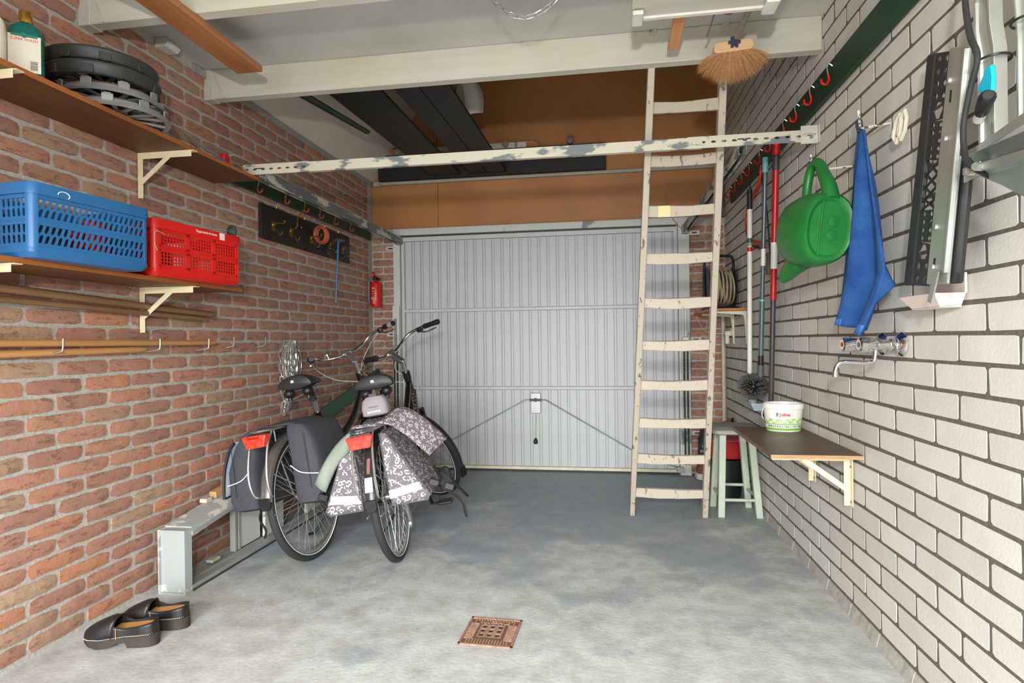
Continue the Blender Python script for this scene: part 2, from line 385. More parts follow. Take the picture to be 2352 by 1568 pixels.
# right wall, white sand-lime brick over a cement plinth
CR,PR=.08613,.26377
m=MB(); m.bb(RX,RX+.25,-2.2,DY+.4,0,3.85)
wr=struct('wall_right',m,JOINT,'white sand-lime brick wall with dark joints on the right','wall',smooth=0)
vw=variants(white_variant,{'f':(PR-.0125,CR-.0125)},WHITE,30,6)
items=[]
for j in range(1,45):
    z=.05496+(j-.5)*CR
    if z>3.8: break
    y=2.18804-6*PR+PR/2+(0 if j%2 else PR/2)
    while y<DY+.25:
        if y>.75: items.append(((RX+random.uniform(-.0008,.0008),y,z),'f'))
        y+=PR
lay_bricks(wr,items,vw,'brick',WHITE)
pl=MB(); y=2.18804-6*PR
pb=[]
while y<DY:
    pl=MB(); pl.add([(RX-.006,y+.005,.049),(RX-.006,y+PR-.005,.049),(RX-.018,y+PR-.005,0),(RX-.018,y+.005,0),(RX+.01,y+.005,.049),(RX+.01,y+PR-.005,.049),(RX+.01,y+PR-.005,0),(RX+.01,y+.005,0)],[(0,1,2,3),(0,1,5,4),(0,3,7,4),(1,2,6,5)])
    pl.build('plinth_block',PLINTH,wr,smooth=0); y+=PR

# back wall: brick piers beside the door, hardboard above it
m=MB(); m.bb(LX,-1.935,DY+.004,DY+.25,0,2.21); m.bb(.70,RX,DY+.044,DY+.25,0,2.21); m.bb(LX,RX,DY+.03,DY+.25,2.21,3.85)
wb=struct('wall_back',m,MORTAR,'back wall with red brick piers and brown hardboard above the door','wall',smooth=0)
vp=variants(red_variant,{'p':(.195,CL-.0145),'q':(.09,CL-.0145),'r':(.135,CL-.0145)},RED,50,4)
items=[]
for kz in range(32):
    z=.045+kz*CL
    if z>2.16: break
    if kz%2: items+=[((LX+.106,DY+.002,z),'p')]
    else: items+=[((LX+.055,DY+.002,z),'q'),((LX+.16,DY+.002,z),'q')]
    if kz%2: items+=[((.70+.10,DY+.042,z),'p'),((.95,DY+.042,z),'q')]
    else: items+=[((.70+.072,DY+.042,z),'r'),((.70+.222,DY+.042,z),'r')]
lay_bricks(wb,items,vp,'brick',RED,limit=-1,rot=-R(90))
for x0,x1 in ((LX+.005,-1.518),(-1.514,RX-.03)):
    q=MB(); q.bb(x0,x1,DY+.012,DY+.03,2.205,3.84); q.build('hardboard_panel',HARD,wb,smooth=0)
q=MB(); q.bb(RX-.03,RX,DY-.02,DY+.04,2.2,3.6); q.build('corner_batten',pm('corner_batten_grey',rgb(96,88,78),.7),wb,smooth=0)
# rear wall behind the camera with a doorway for daylight
m=MB(); m.bb(LX,-1.75,-2.2,-2.1,0,CZ); m.bb(.65,RX,-2.2,-2.1,0,CZ); m.bb(-1.75,.65,-2.2,-2.1,2.4,CZ)
struct('wall_rear',m,MORTAR,'rear wall behind the photographer with an open doorway','wall',smooth=0)
# flat ceiling up to the beam, then the open loft under the roof
m=MB(); m.bb(LX,RX,-2.2,3.05,CZ,CZ+.02)
struct('ceiling',m,CEIL,'flat pale grey ceiling boards between the white beams','ceiling',smooth=0)
sl=1.43; zt=3.85; xt=LX+(zt-CZ+.02)/sl
m=MB(); m.add([(LX,3.0,CZ-.02),(LX,DY+.04,CZ-.02),(xt,DY+.04,zt),(xt,3.0,zt),(LX-.02,3.0,CZ),(LX-.02,DY+.04,CZ),(xt-.02,DY+.04,zt+.02),(xt-.02,3.0,zt+.02)],
  [(0,1,2,3),(4,5,6,7),(0,1,5,4),(2,3,7,6),(0,3,7,4),(1,2,6,5)])
lc=struct('ceiling_loft',m,ROOF,'white sloping roof panels above the open loft behind the beam','ceiling',smooth=0)
q=MB(); q.bb(xt-.02,RX+.02,3.0,DY+.05,zt,zt+.02); struct('ceiling_loft_top',q,ROOF,'flat white roof panels high above the open loft','ceiling',smooth=0)
q=MB(); q.bb(LX,RX+.02,3.03,3.05,CZ+.02,zt); struct('wall_loft_front',q,ROOF,'white boarding above the beam closing the loft towards the room','wall',smooth=0)
q=MB(); q.bar((LX+.004,4.37,CZ-.01),(LX+.004+.9/sl,4.37,CZ-.01+.9),.012,.004,up=(0,1,0)); q.build('joint_strip',pm('joint_strip',rgb(190,184,172),.7),lc,smooth=0)
q=MB(); q.bb(LX+.002,LX+.02,2.9,DY,CZ-.05,CZ-.012); q.build('wall_plate',pm('plate_grey',rgb(158,158,152),.7),lc,smooth=0)
# batten along the foot of the loft on the back wall
m=MB(); m.bb(-2.06,.92,DY-.03,DY+.011,2.615,2.640); m.bb(-2.12,-2.05,DY-.03,DY+.011,2.607,2.645)
struct('trim_1',m,pm('batten_grey',rgb(168,164,152),.6),'thin pale grey batten across the hardboard back wall','trim',smooth=0,bev=.002)

# ceiling beams
def beam(y0,y1,zb,zt,lab):
    r=thing('ceiling_beam',lab,'beam',(LX,y0,zb))
    a=MB(); a.bb(LX+.002,RX-.002,y0,y1,zb,zt); a.build('timber',BEAM,r,smooth=0,bev=.004)
    a=MB(); a.bb(LX+.001,LX+.055,y0-.004,y1+.004,zb-.004,zt-.002); a.build('joist_hanger',pm('hanger_painted',rgb(196,192,180),.5),r,smooth=0,bev=.002)
    a=MB(); a.add([(LX+.055,y0-.006,zt-.01),(LX+.06,y0-.006,zt-.01),(LX+.125,y0-.006,zb),(LX+.115,y0-.006,zb),(LX+.055,y0,zt-.01),(LX+.06,y0,zt-.01),(LX+.125,y0,zb),(LX+.115,y0,zb)],[(0,1,2,3),(0,1,5,4),(1,2,6,5),(2,3,7,6),(3,0,4,7)]); a.build('hanger_strap',pm('hanger_painted',rgb(196,192,180),.5),r,smooth=0)
    return r
beam(2.995,3.055,2.5,CZ,'white painted ceiling beam nearest the loft that the ladder leans on')
beam(2.205,2.265,2.5,CZ,'white painted ceiling beam above the orange plank and wheel covers')
m=MB(); m.prism([(0,0),(.06,0),(.075,.02),(.06,.045),(0,.045)],(LX+.002,2.63,CZ-.047),(1,0,0),(0,0,1),-.09)
tag(m.build('wall_block',pm('block_offwhite',rgb(206,202,192),.6),smooth=0,bev=.003),'small off-white block where left wall meets the ceiling','block')

# ------------------------------------------------------------------ garage door
dr=thing('door_1','white ribbed steel up-and-over garage door in the back wall','door',(-.62,DY,0),kind='structure')
FY=DY-.035
a=MB(); a.bb(-1.935,-1.872,FY,DY+.05,0,2.205); a.build('jamb',PEELD,dr,smooth=0,bev=.003)
a=MB(); a.bb(.607,.70,FY,DY+.05,0,2.205); a.build('jamb',PEELD,dr,smooth=0,bev=.003)
a=MB(); a.bb(-1.872,.607,FY,DY+.05,2.145,2.205); a.build('lintel',PEELD,dr,smooth=0,bev=.003)
x0,x1=-1.866,.60
a=MB(); a.bb(x0,x1,DY+.022,DY+.03,.0,2.15); a.build('added_gap_backing',BLACK,dr,smooth=0)  # added black sheet behind the door: stops light leaking through, darkens the gap
a=MB(); a.bb(x0,x1,DY+.012,DY+.02,.02,2.125); a.build('door_sheet',DOORG,dr,smooth=0)
for z0,z1,nm in ((2.09,2.13,'top_rail'),(1.437,1.465,'cross_rail'),(.73,.757,'cross_rail'),(.018,.045,'bottom_rail')):
    a=MB(); a.bb(x0,x1,DY-.016,DY+.012,z0,z1); a.build(nm,DOORW if nm!='bottom_rail' else pm('rail_yellowed',rgb(216,210,184),.5),dr,smooth=0,bev=.003)
for xa in (x0,x1-.03):
    a=MB(); a.bb(xa,xa+.03,DY-.014,DY+.012,.02,2.13); a.build('stile',DOORW,dr,smooth=0,bev=.003)
NR=29; pw=(x1-x0-.06)/NR
rows=((.048,.727),(.76,1.434),(1.468,2.086))
for zi,(za,zb) in enumerate(rows):
    a=MB(); a.bb(-pw*.32,pw*.32,-.004,.012,za,zb); me=mesh_of(a,'door_panel',DOORW,0)
    b=MB(); b.bb(-pw*.085,pw*.085,.002,.012,za,zb); mr=mesh_of(b,'door_rib',DOORW,0)
    for i in range(NR):
        o=bpy.data.objects.new('door_panel',me); C.objects.link(o); o.parent=dr; o.location=(x0+.03+(i+.5)*pw+.62,0,0)
        if i: o=bpy.data.objects.new('door_rib',mr); C.objects.link(o); o.parent=dr; o.location=(x0+.03+i*pw+.62,0,0)
# lock plate, rods and pull cord
lx,lz=-.635,.63
a=MB(); a.bb(lx-.045,lx+.045,DY-.02,DY-.004,.52,.70); lp=a.build('lock_plate',STEELD,dr,smooth=0,bev=.003)
a=MB(); a.bb(lx-.055,lx+.055,DY-.032,DY-.02,.628,.65); a.cyl((lx,DY-.035,.64),(lx,DY-.02,.64),.018); a.build('lock_lever',BLACK,lp,smooth=40)
for pts in ([(lx-.05,DY-.03,.64),(lx-.09,DY-.035,.64),(lx-.72,DY-.02,.30),(-1.80,DY-.02,-.28+.35)],[(lx+.05,DY-.03,.64),(lx+.09,DY-.035,.64),(lx+.95,DY-.02,.14),(.60,DY-.02,.06)]):
    a=MB(); a.tube(pts,.006,6); a.build('locking_rod',STEEL,dr)
a=MB(); a.tube([(lx+.002,DY-.02,.52),(lx-.004,DY-.015,.30)],.0025,5); pc=a.build('pull_cord',pm('cord_grey',rgb(150,140,110),.7),dr)
a=MB(); a.lathe([(.006,0),(.016,-.015),(.02,-.035),(.016,-.05),(.004,-.054)],(lx-.004,DY-.018,.30),n=12); a.build('cord_knob',BLACK,pc)
# lifting springs in their channels on both jambs
for sx,zs,ze in ((-1.905,.55,1.08),(.655,.10,1.12)):
    a=MB(); a.bb(sx-.032,sx+.032,FY-.03,FY-.026,.05,1.50); a.bb(sx-.032,sx-.029,FY-.026,FY,.05,1.50); a.bb(sx+.029,sx+.032,FY-.026,FY,.05,1.5)
    a.build('spring_channel',PEELD,dr,smooth=0)
    for k,dx in enumerate((-.014,.014)):
        a=MB(); n=int((ze-zs)/.006)
        a.tube([(sx+dx+.011*math.cos(i*2.1),FY-.05+.011*math.sin(i*2.1),zs+(ze-zs)*i/(n*1.5)) for i in range(int(n*1.5)+1)],.0032,4)
        a.build('spring',pm('spring_dark',rgb(74,72,68),.5,.8),dr)
    a=MB(); a.bb(sx-.026,sx+.026,FY-.06,FY-.045,ze,ze+.06); a.bb(sx-.01,sx+.01,FY-.058,FY-.05,ze+.06,ze+.3); a.build('spring_hanger',STEELD,dr,smooth=0,bev=.002)
for x,z in ((-1.965,2.03),(-1.965,1.24),(.745,2.07),(.75,1.16),(.75,.36)):
    a=MB(); a.bb(x-.045,x+.045,DY-.02,DY-.014,z-.02,z+.02); b=a.build('wall_lug',pm('lug_grey',rgb(190,188,178),.5),dr,smooth=0,bev=.002)
    a=MB(); a.bb(x-.02,x+.02,DY-.0215,DY-.0195,z-.006,z+.006); a.build('slot',BLACK,b,smooth=0)
# roller bracket at the foot of the right jamb
a=MB(); a.bb(.575,.635,DY-.07,DY-.02,.03,.075); a.cyl((.61,DY-.08,.05),(.61,DY-.02,.05),.022); a.build('foot_bracket',STEELD,dr)

# horizontal tracks and the slotted cross bar that carries them
for x,lab in ((-1.872,'flaking grey and cream door track along the left brick wall'),(.664,'flaking grey and cream door track along the right wall behind the ladder')):
    r=thing('door_track',lab,'track',(x,3.1,2.09))
    a=MB(); y0,y1,z=3.095,DY-.04,2.095
    for xa,xb,za,zb in ((-.02,.02,.027,.03),(-.02,-.017,-.027,.027),(.017,.02,-.027,.027),(-.02,-.01,-.03,-.027),(.01,.02,-.03,-.027)): a.bb(x+xa,x+xb,y0,y1,z+za,z+zb)
    a.build('channel',PEELT,r,smooth=0)
    a=MB(); a.box((x,DY-.06,z),(.055,.05,.075)); a.build('end_bracket',STEELD,r,smooth=0,bev=.003)
    a=MB(); a.bb(x-.03,x+.03,3.06,3.12,z+.031,z+.036); a.cyl((x,3.09,z+.03),(x,3.09,z+.05),.008); a.build('bolt_plate',STEELD,r,smooth=0)
    rr=MB(); rr.bb(x+.021,x+.035,DY-.2,DY-.03,z-.02,z-.01); rr.build('guide_arm',STEELD,r,smooth=0)
r=thing('track_crossbar','cream flaking slotted steel bar spanning the garage below the beam','bar',(-.5,3.075,2.12))
a=MB(); a.bb(-1.60,.47,3.062,3.066,2.098,2.15); a.bb(-1.60,.47,3.066,3.09,2.147,2.15); a.bb(-1.60,.47,3.066,3.09,2.098,2.101); a.build('channel',PEELB,r,smooth=0)
def slotted(xa,xb,n):
    a=MB(); a.perf((xa,3.060,2.096),(1,0,0),(0,0,1),(0,1,0),xb-xa,.056,n,1,.013,.0055,t=.004); a.bb(xa,xb,3.062,3.088,2.15,2.153); return a
slotted(-1.97,-1.585,8).build('slotted_end',PEELB,r,smooth=0)
slotted(.40,.985,12).build('slotted_end',PEELB,r,smooth=0)
a=MB(); a.perf((.92,3.052,2.085),(1,0,0),(0,0,1),(0,1,0),.075,.085,1,1,.03,.007,t=.004); a.bb(.994,.999,3.03,3.09,2.085,2.17); b=a.build('wall_bracket',pm('bracket_grey',rgb(200,198,188),.45,.3),r,smooth=0)
a=MB(); a.cyl((.965,3.044,2.115),(.965,3.06,2.115),.009,n=6); a.build('bolt',STEELD,b,smooth=0)
for x in (-1.63,.43): a=MB(); a.cyl((x,3.052,2.124),(x,3.064,2.124),.012,n=10); a.build('rivet',PEELB,r)

# ------------------------------------------------------------------ loft boards and things lying on them
def plank(name,lab,corners,z,t,mat,cat='plank',bev=.003):
    a=MB(); a.add([(x,y,z) for x,y in corners]+[(x,y,z+t) for x,y in corners],[(3,2,1,0),(4,5,6,7),(0,1,5,4),(1,2,6,5),(2,3,7,6),(3,0,4,7)])
    return tag(a.build(name,mat,smooth=0,bev=bev),lab,cat)
plank('loft_plank','wide black-stained loft plank nearest the white sloping roof',[(-1.66,2.97),(-1.32,2.97),(-1.285,5.292),(-1.545,5.292)],2.662,.024,LOFTK)
plank('loft_plank','black-stained loft plank between the wide plank and the curled white sheet',[(-1.24,2.97),(-1.085,2.97),(-1.04,5.292),(-1.19,5.292)],2.662,.024,LOFTK)
plank('loft_plank','black-stained loft plank beneath the curled white sheet',[(-1.08,2.97),(-.90,2.97),(-.865,5.292),(-1.035,5.292)],2.662,.024,LOFTK)
plank('loft_plank','narrow rounded green-black board leaning along the white roof panels',[(-1.93,3.3),(-1.86,3.3),(-1.70,4.25),(-1.745,4.25)],2.70,.03,wood('loft_green_board',rgb(22,44,34),rgb(44,66,50),.5,axis=1),bev=.012)
a=MB(); a.bb(-2.06,.008,5.30,5.325,2.645,2.875); tag(a.build('long_board',BLACKB,smooth=0,bev=.003),'long black board standing on edge against the hardboard back wall','board')
r=thing('peg_rail','flaking white peg rail lying behind the long black board','peg rail',(-1.3,5.34,2.85))
a=MB(); a.bb(-1.97,-.62,5.328,5.35,2.86,2.935); a.build('rail',PEELW,r,smooth=0,bev=.004)
for x,e in ((-1.95,1),(-.64,1)):
    a=MB(); a.bb(x-.06,x+.06,5.327,5.351,2.858,2.937); a.build('rail_end',wood('peg_end',rgb(176,104,56),rgb(200,130,76),.6,axis=0),r,smooth=0,bev=.01)
for x in (-1.85,-1.3,-.87):
    a=MB(); a.lathe([(.018,0),(.02,.02),(.03,.035),(.03,.05),(.012,.058)],(x,5.33,2.912),(0,-1,0),n=14); a.build('peg',pm('peg_wood',rgb(156,128,104),.6),r)
a=MB(); a.lathe([(.02,0),(.022,.03),(.034,.045),(.034,.065),(.012,.075)],(-.30,5.345,2.912),(0,-1,0),n=14); tag(a.build('coat_peg',pm('peg_grey',rgb(120,106,92),.6)),'round wooden peg above the right end of the black board','peg')
a=MB()
def sheet(u,v):
    x=-1.075+.215*u-.10*v*u+.05*math.sin(math.pi*v)*u; return V((x,4.25-.10*math.sin(math.pi*u)-.08*v*u,2.692+.11*u*(1-v)+.40*v))
a.grid(sheet,4,12); o=a.build('curled_sheet',pm('white_sheet',rgb(222,222,220),.5,var=.03)); so=o.modifiers.new('s','SOLIDIFY'); so.thickness=.003
tag(o,'curled white plastic sheet lying on the dark loft planks','sheet')
a=MB(); a.grid(lambda u,v:V((-1.06+.10*v+.03*math.sin(5*u),3.62+.42*u,2.74+.04*math.sin(7*v+3*u)+.06*v)),6,6); o=a.build('crumpled_bag',pm('bag_mixed',rgb(126,112,98),.4,var=.5,scale=22)); so=o.modifiers.new('s','SOLIDIFY'); so.thickness=.003
tag(o,'crumpled printed plastic bag beside the curled white sheet','bag')
# orange plank hung below the near beam
a=MB(); a.bb(-1.745,-1.612,.9,2.68,2.468,2.497); tag(a.build('hanging_plank',ORANGEW,smooth=0,bev=.006,seg=2),'orange-brown wooden plank fixed beneath the ceiling beams','plank')

# white hanging rack with the long tools lying on it
r=thing('ceiling_rack','white painted board rack hung below the ceiling with long tools on it','rack',(.38,2.1,2.45))
a=MB(); a.bb(.11,.66,1.25,2.47,2.455,2.475); a.build('board',BEAM,r,smooth=0,bev=.002)
a=MB(); a.bb(.115,.655,2.47,2.492,2.447,2.478); a.build('edge_batten',pm('batten_white',rgb(222,220,208),.6),r,smooth=0,bev=.002)
for xa,xb in ((.113,.155),(.61,.66)):
    a=MB(); a.bb(xa,xb,2.40,2.497,2.430,2.447); a.build('end_block',pm('batten_white',rgb(222,220,208),.6),r,smooth=0,bev=.003)
    for yy in (1.5,2.35):
        a=MB(); a.bb((xa+xb)/2-.008,(xa+xb)/2+.008,yy,yy+.02,2.475,CZ); a.build('hanger',STEELD,r,smooth=0)
a=MB(); a.bb(.285,.335,1.6,2.83,2.476,2.495); tag(a.build('pine_stick',wood('slat_pine',rgb(196,132,84),rgb(222,166,116),.6,axis=1),smooth=0,bev=.003),'short pine slat sticking out of the white ceiling rack','slat')
a=MB(); a.bb(.20,.24,1.6,2.55,2.476,2.49); tag(a.build('pine_stick',wood('slat_tan',rgb(170,120,84),rgb(190,140,100),.6,axis=1),smooth=0,bev=.003),'thin tan slat barely showing under the left rack end','slat')
a=MB(); a.cyl((.445,1.7,2.482),(.445,2.72,2.482),.0035,n=6); a.cyl((.445,2.72,2.482),(.445,2.735,2.482),.006,n=6); tag(a.build('thin_rod',STEELD),'thin metal rod poking out between slat and broom','rod')
a=MB(); a.lathe([(.030,0),(.040,-.5),(.036,-.5),(.026,-.02)],(.505,2.585,2.518),(0,1,0),n=20,cap=False); a.lathe([(.0,-.02),(.0265,-.02)],(.505,2.585,2.518),(0,1,0),n=20,cap=False); tag(a.build('clay_tube',pm('terracotta_brown',rgb(146,84,62),.6)),'open round terracotta-brown tube lying in the ceiling rack','tube')
br=thing('broom','coarse bristle broom with wooden head lying on the ceiling rack','broom',(.578,2.86,2.49))
a=MB(); a.tube([(.60,1.5,2.497),(.578,2.845,2.492)],.0125,10); a.build('handle',pm('handle_grey',rgb(150,150,146),.4,.5),br)
a=MB(); a.lathe([(.018,0),(.02,.006),(.013,.03),(.013,.05)],(.578,2.835,2.492),(0,-1,0),n=10); 
for i in range(6): q=2*math.pi*i/6; a.box((.578+.02*math.cos(q),2.832,2.492+.02*math.sin(q)),(.012,.01,.012))
a.build('socket',pm('socket_blue',rgb(52,66,96),.45),br,smooth=30)
a=MB(); pts=[]
for i in range(13):
    an=math.pi*i/12; pts.append((-.105*math.cos(an)*1.0,.0+.03*math.sin(an)))
poly=[(x*.78,y*.85) for x,y in ((-.1,-.03),(.1,-.03),(.112,-.012),(.108,.022),(.09,.03),(-.09,.03),(-.108,.022),(-.112,-.012))]
a.prism(poly,(.578,2.84,2.482),(1,0,.06),(-.06,0,1),-.05); hb=a.build('head',wood('beech',rgb(208,164,116),rgb(232,196,150),.5,axis=0),br,smooth=0,bev=.006,seg=2)
a=MB(); rn=random.Random(4)
for i in range(1500):
    u=rn.uniform(-1,1); w_=rn.uniform(-.022,.022); an=u*1.22+rn.uniform(-.06,.06); L=rn.uniform(.115,.15)
    p=V((.578+u*.076,2.865+w_,2.458+.006*u)); q=p+V((math.sin(an)*L*.66,w_*1.2+rn.uniform(-.01,.01),-math.cos(an)*L*.95)); m_=(p+q)/2+V((0,0,.004))
    d=V((math.cos(an),0,math.sin(an)))*.0011
    a.add([p-d,p+d,m_-d,m_+d,q],[(0,1,3,2),(2,3,4)])
a.build('bristles',pm('bristle_coir',rgb(186,138,90),.85,var=.3,scale=90),br,smooth=0,kind='stuff')

# hanging chain with hooks under the ceiling
def link_mesh(mb,c,d,side,L,w,r,n=14,m=5):
    d=V(d).normalized(); s_=V(side); s_=(s_-d*s_.dot(d)).normalized(); c=V(c); pts=[]
    h=L/2-w/2
    for i in range(n):
        an=2*math.pi*i/n; ca,sa=math.cos(an),math.sin(an)
        pts.append(c+d*(ca*w/2+(h if ca>0 else -h))+s_*(sa*w/2))
    mb.tube(pts,r,m,closed=True)
def chain(mb_list,pts,L,w,r,up=(0,0,1),flip0=0):
    """links along a polyline; each link its own mesh builder"""
    pitch=L-2.6*r; P=[V(p) for p in pts]; acc=0; k=flip0; d0=0
    segs=[(P[i],P[i+1]) for i in range(len(P)-1)]; tot=sum((b-a).length for a,b in segs); n=max(1,int(tot/pitch))
    def at(s):
        for a,b in segs:
            l=(b-a).length
            if s<=l: return a+(b-a)*(s/l),(b-a)
            s-=l
        a,b=segs[-1]; return b,(b-a)
    for i in range(n):
        c,d=at((i+.5)*tot/n); d=d.normalized(); upv=V(up)
        if abs(d.dot(upv))>.95: upv=V((1,0,0))
        s1=d.cross(upv).normalized(); s2=s1.cross(d)
        q=MB(); link_mesh(q,c,d,(s1+s2*.35) if k%2 else (s2-s1*.35),L,w,r); mb_list.append(q); k+=1
cz=2.505; ch=thing('hanging_chain','thin zinc chain sagging between two ceiling hooks','chain',(-.28,2.33,CZ))
pts=[]
for i in range(13):
    u=i/12; x=-.475+.36*u; s=(u-.5)*2; pts.append((x,2.425-.02*u,2.463+.13*s*s+.02*u*u))
ql=[]; chain(ql,pts,.042,.018,.0024)
for q in ql: q.build('link',STEEL,ch)
for x,y in ((-.475,2.425),(-.115,2.405)):
    a=MB(); a.tube([(x,y,CZ)]+[(x,y,2.645)]+arc((x,y,2.622),(0,0,1),(1,0,0),.02,0,300,12),.003,6); a.build('hook',STEELD,ch)

# ------------------------------------------------------------------ left wall: shelves and what is on them
def shelf(lab,y0,y1,x1,z):
    r=thing('wall_shelf',lab,'shelf',((LX+x1)/2,(y0+y1)/2,z))
    a=MB(); a.bb(LX+.012,x1-.003,y0,y1,z,z+.018); a.build('board',SHELF,r,smooth=0,bev=.001)
    a=MB(); a.bb(x1-.003,x1,y0,y1,z,z+.018); a.build('edge_strip',EDGE,r,smooth=0)
    return r
shelf('upper dark brown wall shelf carrying wheel covers and bottles',.9,3.06,-1.873,2.0605)
shelf('lower dark brown wall shelf carrying the blue and red crates',.9,2.87,-1.86,1.4375)
def bracket(lab,x,sx,y,zt,h,w,rev=1):
    """angle-steel shelf bracket; x wall face, sx +1 out to the right, -1 out to the left; y place, zt underside of shelf"""
    r=thing('shelf_bracket',lab,'bracket',(x,y,zt-h))
    X=lambda d:x+sx*d
    def bx(a,x0,x1,y0,y1,z0,z1): a.bb(min(X(x0),X(x1)),max(X(x0),X(x1)),y0,y1,z0,z1)
    a=MB(); bx(a,.011,.037,y-.002,y+.002,zt-h,zt); bx(a,.011,.015,y,y+.03*rev if rev>0 else y,zt-h,zt)
    if rev<0: bx(a,.011,.015,y-.03,y,zt-h,zt)
    a.build('upright',CREAM,r,smooth=0,bev=.001)
    a=MB(); bx(a,.037,w,y-.002,y+.002,zt-.030,zt); bx(a,.011,w+.012,min(y,y+.03*rev),max(y,y+.03*rev),zt-.004,zt-.0005); a.build('arm',CREAM,r,smooth=0,bev=.001)
    a=MB(); a.bar((X(w*.62),y-.0045,zt-.022),(X(.028),y-.0045,zt-h*.68),.022,.004,up=(0,1,0)); 
    o=a.build('brace',CREAM,r,smooth=0,bev=.001)
    for zz in (zt-h+.02,zt-.05):
        a=MB(); a.cyl((X(.015),y+.018*rev,zz),(X(.019),y+.018*rev,zz),.005,n=8); a.build('screw',STEELD,r)
    return r
bracket('cream steel bracket under the upper shelf beside the wheel covers',LX,1,2.505,2.06,.21,.285)
bracket('cream steel bracket under the upper shelf at the picture edge',LX,1,1.665,2.06,.21,.285)
bracket('cream steel bracket under the lower shelf below the blue crate right end',LX,1,2.505,1.437,.21,.285)
bracket('cream steel bracket under the lower shelf at the picture edge',LX,1,1.65,1.437,.21,.285)

# bottles
LABEL=NT('bottle_label'); v=LABEL.coord('Object',(1,1,1)); w_=LABEL.n.new('ShaderNodeTexWave'); w_.bands_direction='Z'; w_.inputs['Scale'].default_value=95; LABEL.l.new(v,w_.inputs[0])
LABEL.set(LABEL.mix(LABEL.math('MULTIPLY',LABEL.ramp(w_.outputs['Fac'],[(.62,0.),(.7,1.)]),LABEL.math('MULTIPLY',LABEL.noise(LABEL.coord('Object',(160,160,20)),1,2),.55)),rgb(212,206,188),rgb(140,136,124)),.5); LABEL=LABEL.m
def flat_bottle(root,w,d,h,sh,neck,mat):
    a=MB(); rings=[]
    for z,kw,kd in ((0,.94,.9),(.006,1,1),(h-sh,1,1),(h-sh*.6,.96,.95),(h-sh*.3,.8,.8),(h-sh*.08,.5,.62),(h,.36,.5)):
        ww=w/2*kw; dd=d/2*kd; ring=[]
        for i in range(20):
            an=2*math.pi*i/20; ca,sa=math.cos(an),math.sin(an)
            ring.append((ww*math.copysign(abs(ca)**.45,ca),dd*math.copysign(abs(sa)**.6,sa),z))
        rings.append(ring)
    a.loft(rings); return a.build('body',mat,root,world=False)
SZ=2.0605+.018
r=thing('teal_bottle','teal plastic bottle with gold cap and white label','bottle',(-1.925,1.765,SZ),(0,0,R(38)))
flat_bottle(r,.098,.06,.178,.055,.02,pm('teal_plastic',rgb(8,92,86),.25,var=.08))
a=MB(); a.lathe([(.0195,0),(.0195,.036),(.0175,.040)],(0,0,.178),n=20); a.build('cap',pm('gold_cap',rgb(206,160,84),.22,1.),r,world=False)
a=MB(); a.bb(-.0445,.0445,-.0312,-.0298,.006,.128); lb=a.build('label',LABEL,r,world=False,smooth=0)
text_mesh('SUPER WASH',.0125,pm('print_red',rgb(206,60,40),.5),lb,(0,-.0317,.112),(1,0,0),(0,0,1))
a=MB(); a.bb(-.036,.036,-.0316,-.0310,.122,.131); a.cyl((0,-.0316,.127),(0,-.0322,.127),.009,n=16); a.build('emblem_band',pm('print_green',rgb(20,110,80),.5),lb,world=False,smooth=0)
a=MB(); 
for i in range(11): a.bb(.016,.036,-.0318,-.0311,.014+i*.0028,.014+i*.0028+(.0016 if i%3 else .001))
a.build('barcode_bars',pm('print_dark',rgb(60,58,54),.6),lb,world=False,smooth=0)
r=thing('white_jug','white plastic bottle with round white cap at the shelf edge','bottle',(-1.955,1.652,SZ),(0,0,R(38)))
flat_bottle(r,.105,.07,.165,.04,.02,pm('jug_white',rgb(222,216,196),.4,var=.04))
a=MB(); a.lathe([(.031,0),(.033,.004),(.033,.03),(.026,.04),(.01,.044)],(.005,0,.165),n=20); a.build('cap',WHITEP,r,world=False)
a=MB(); a.bb(-.047,.047,-.0362,-.0348,.01,.125); a.build('label',LABEL,r,world=False,smooth=0)
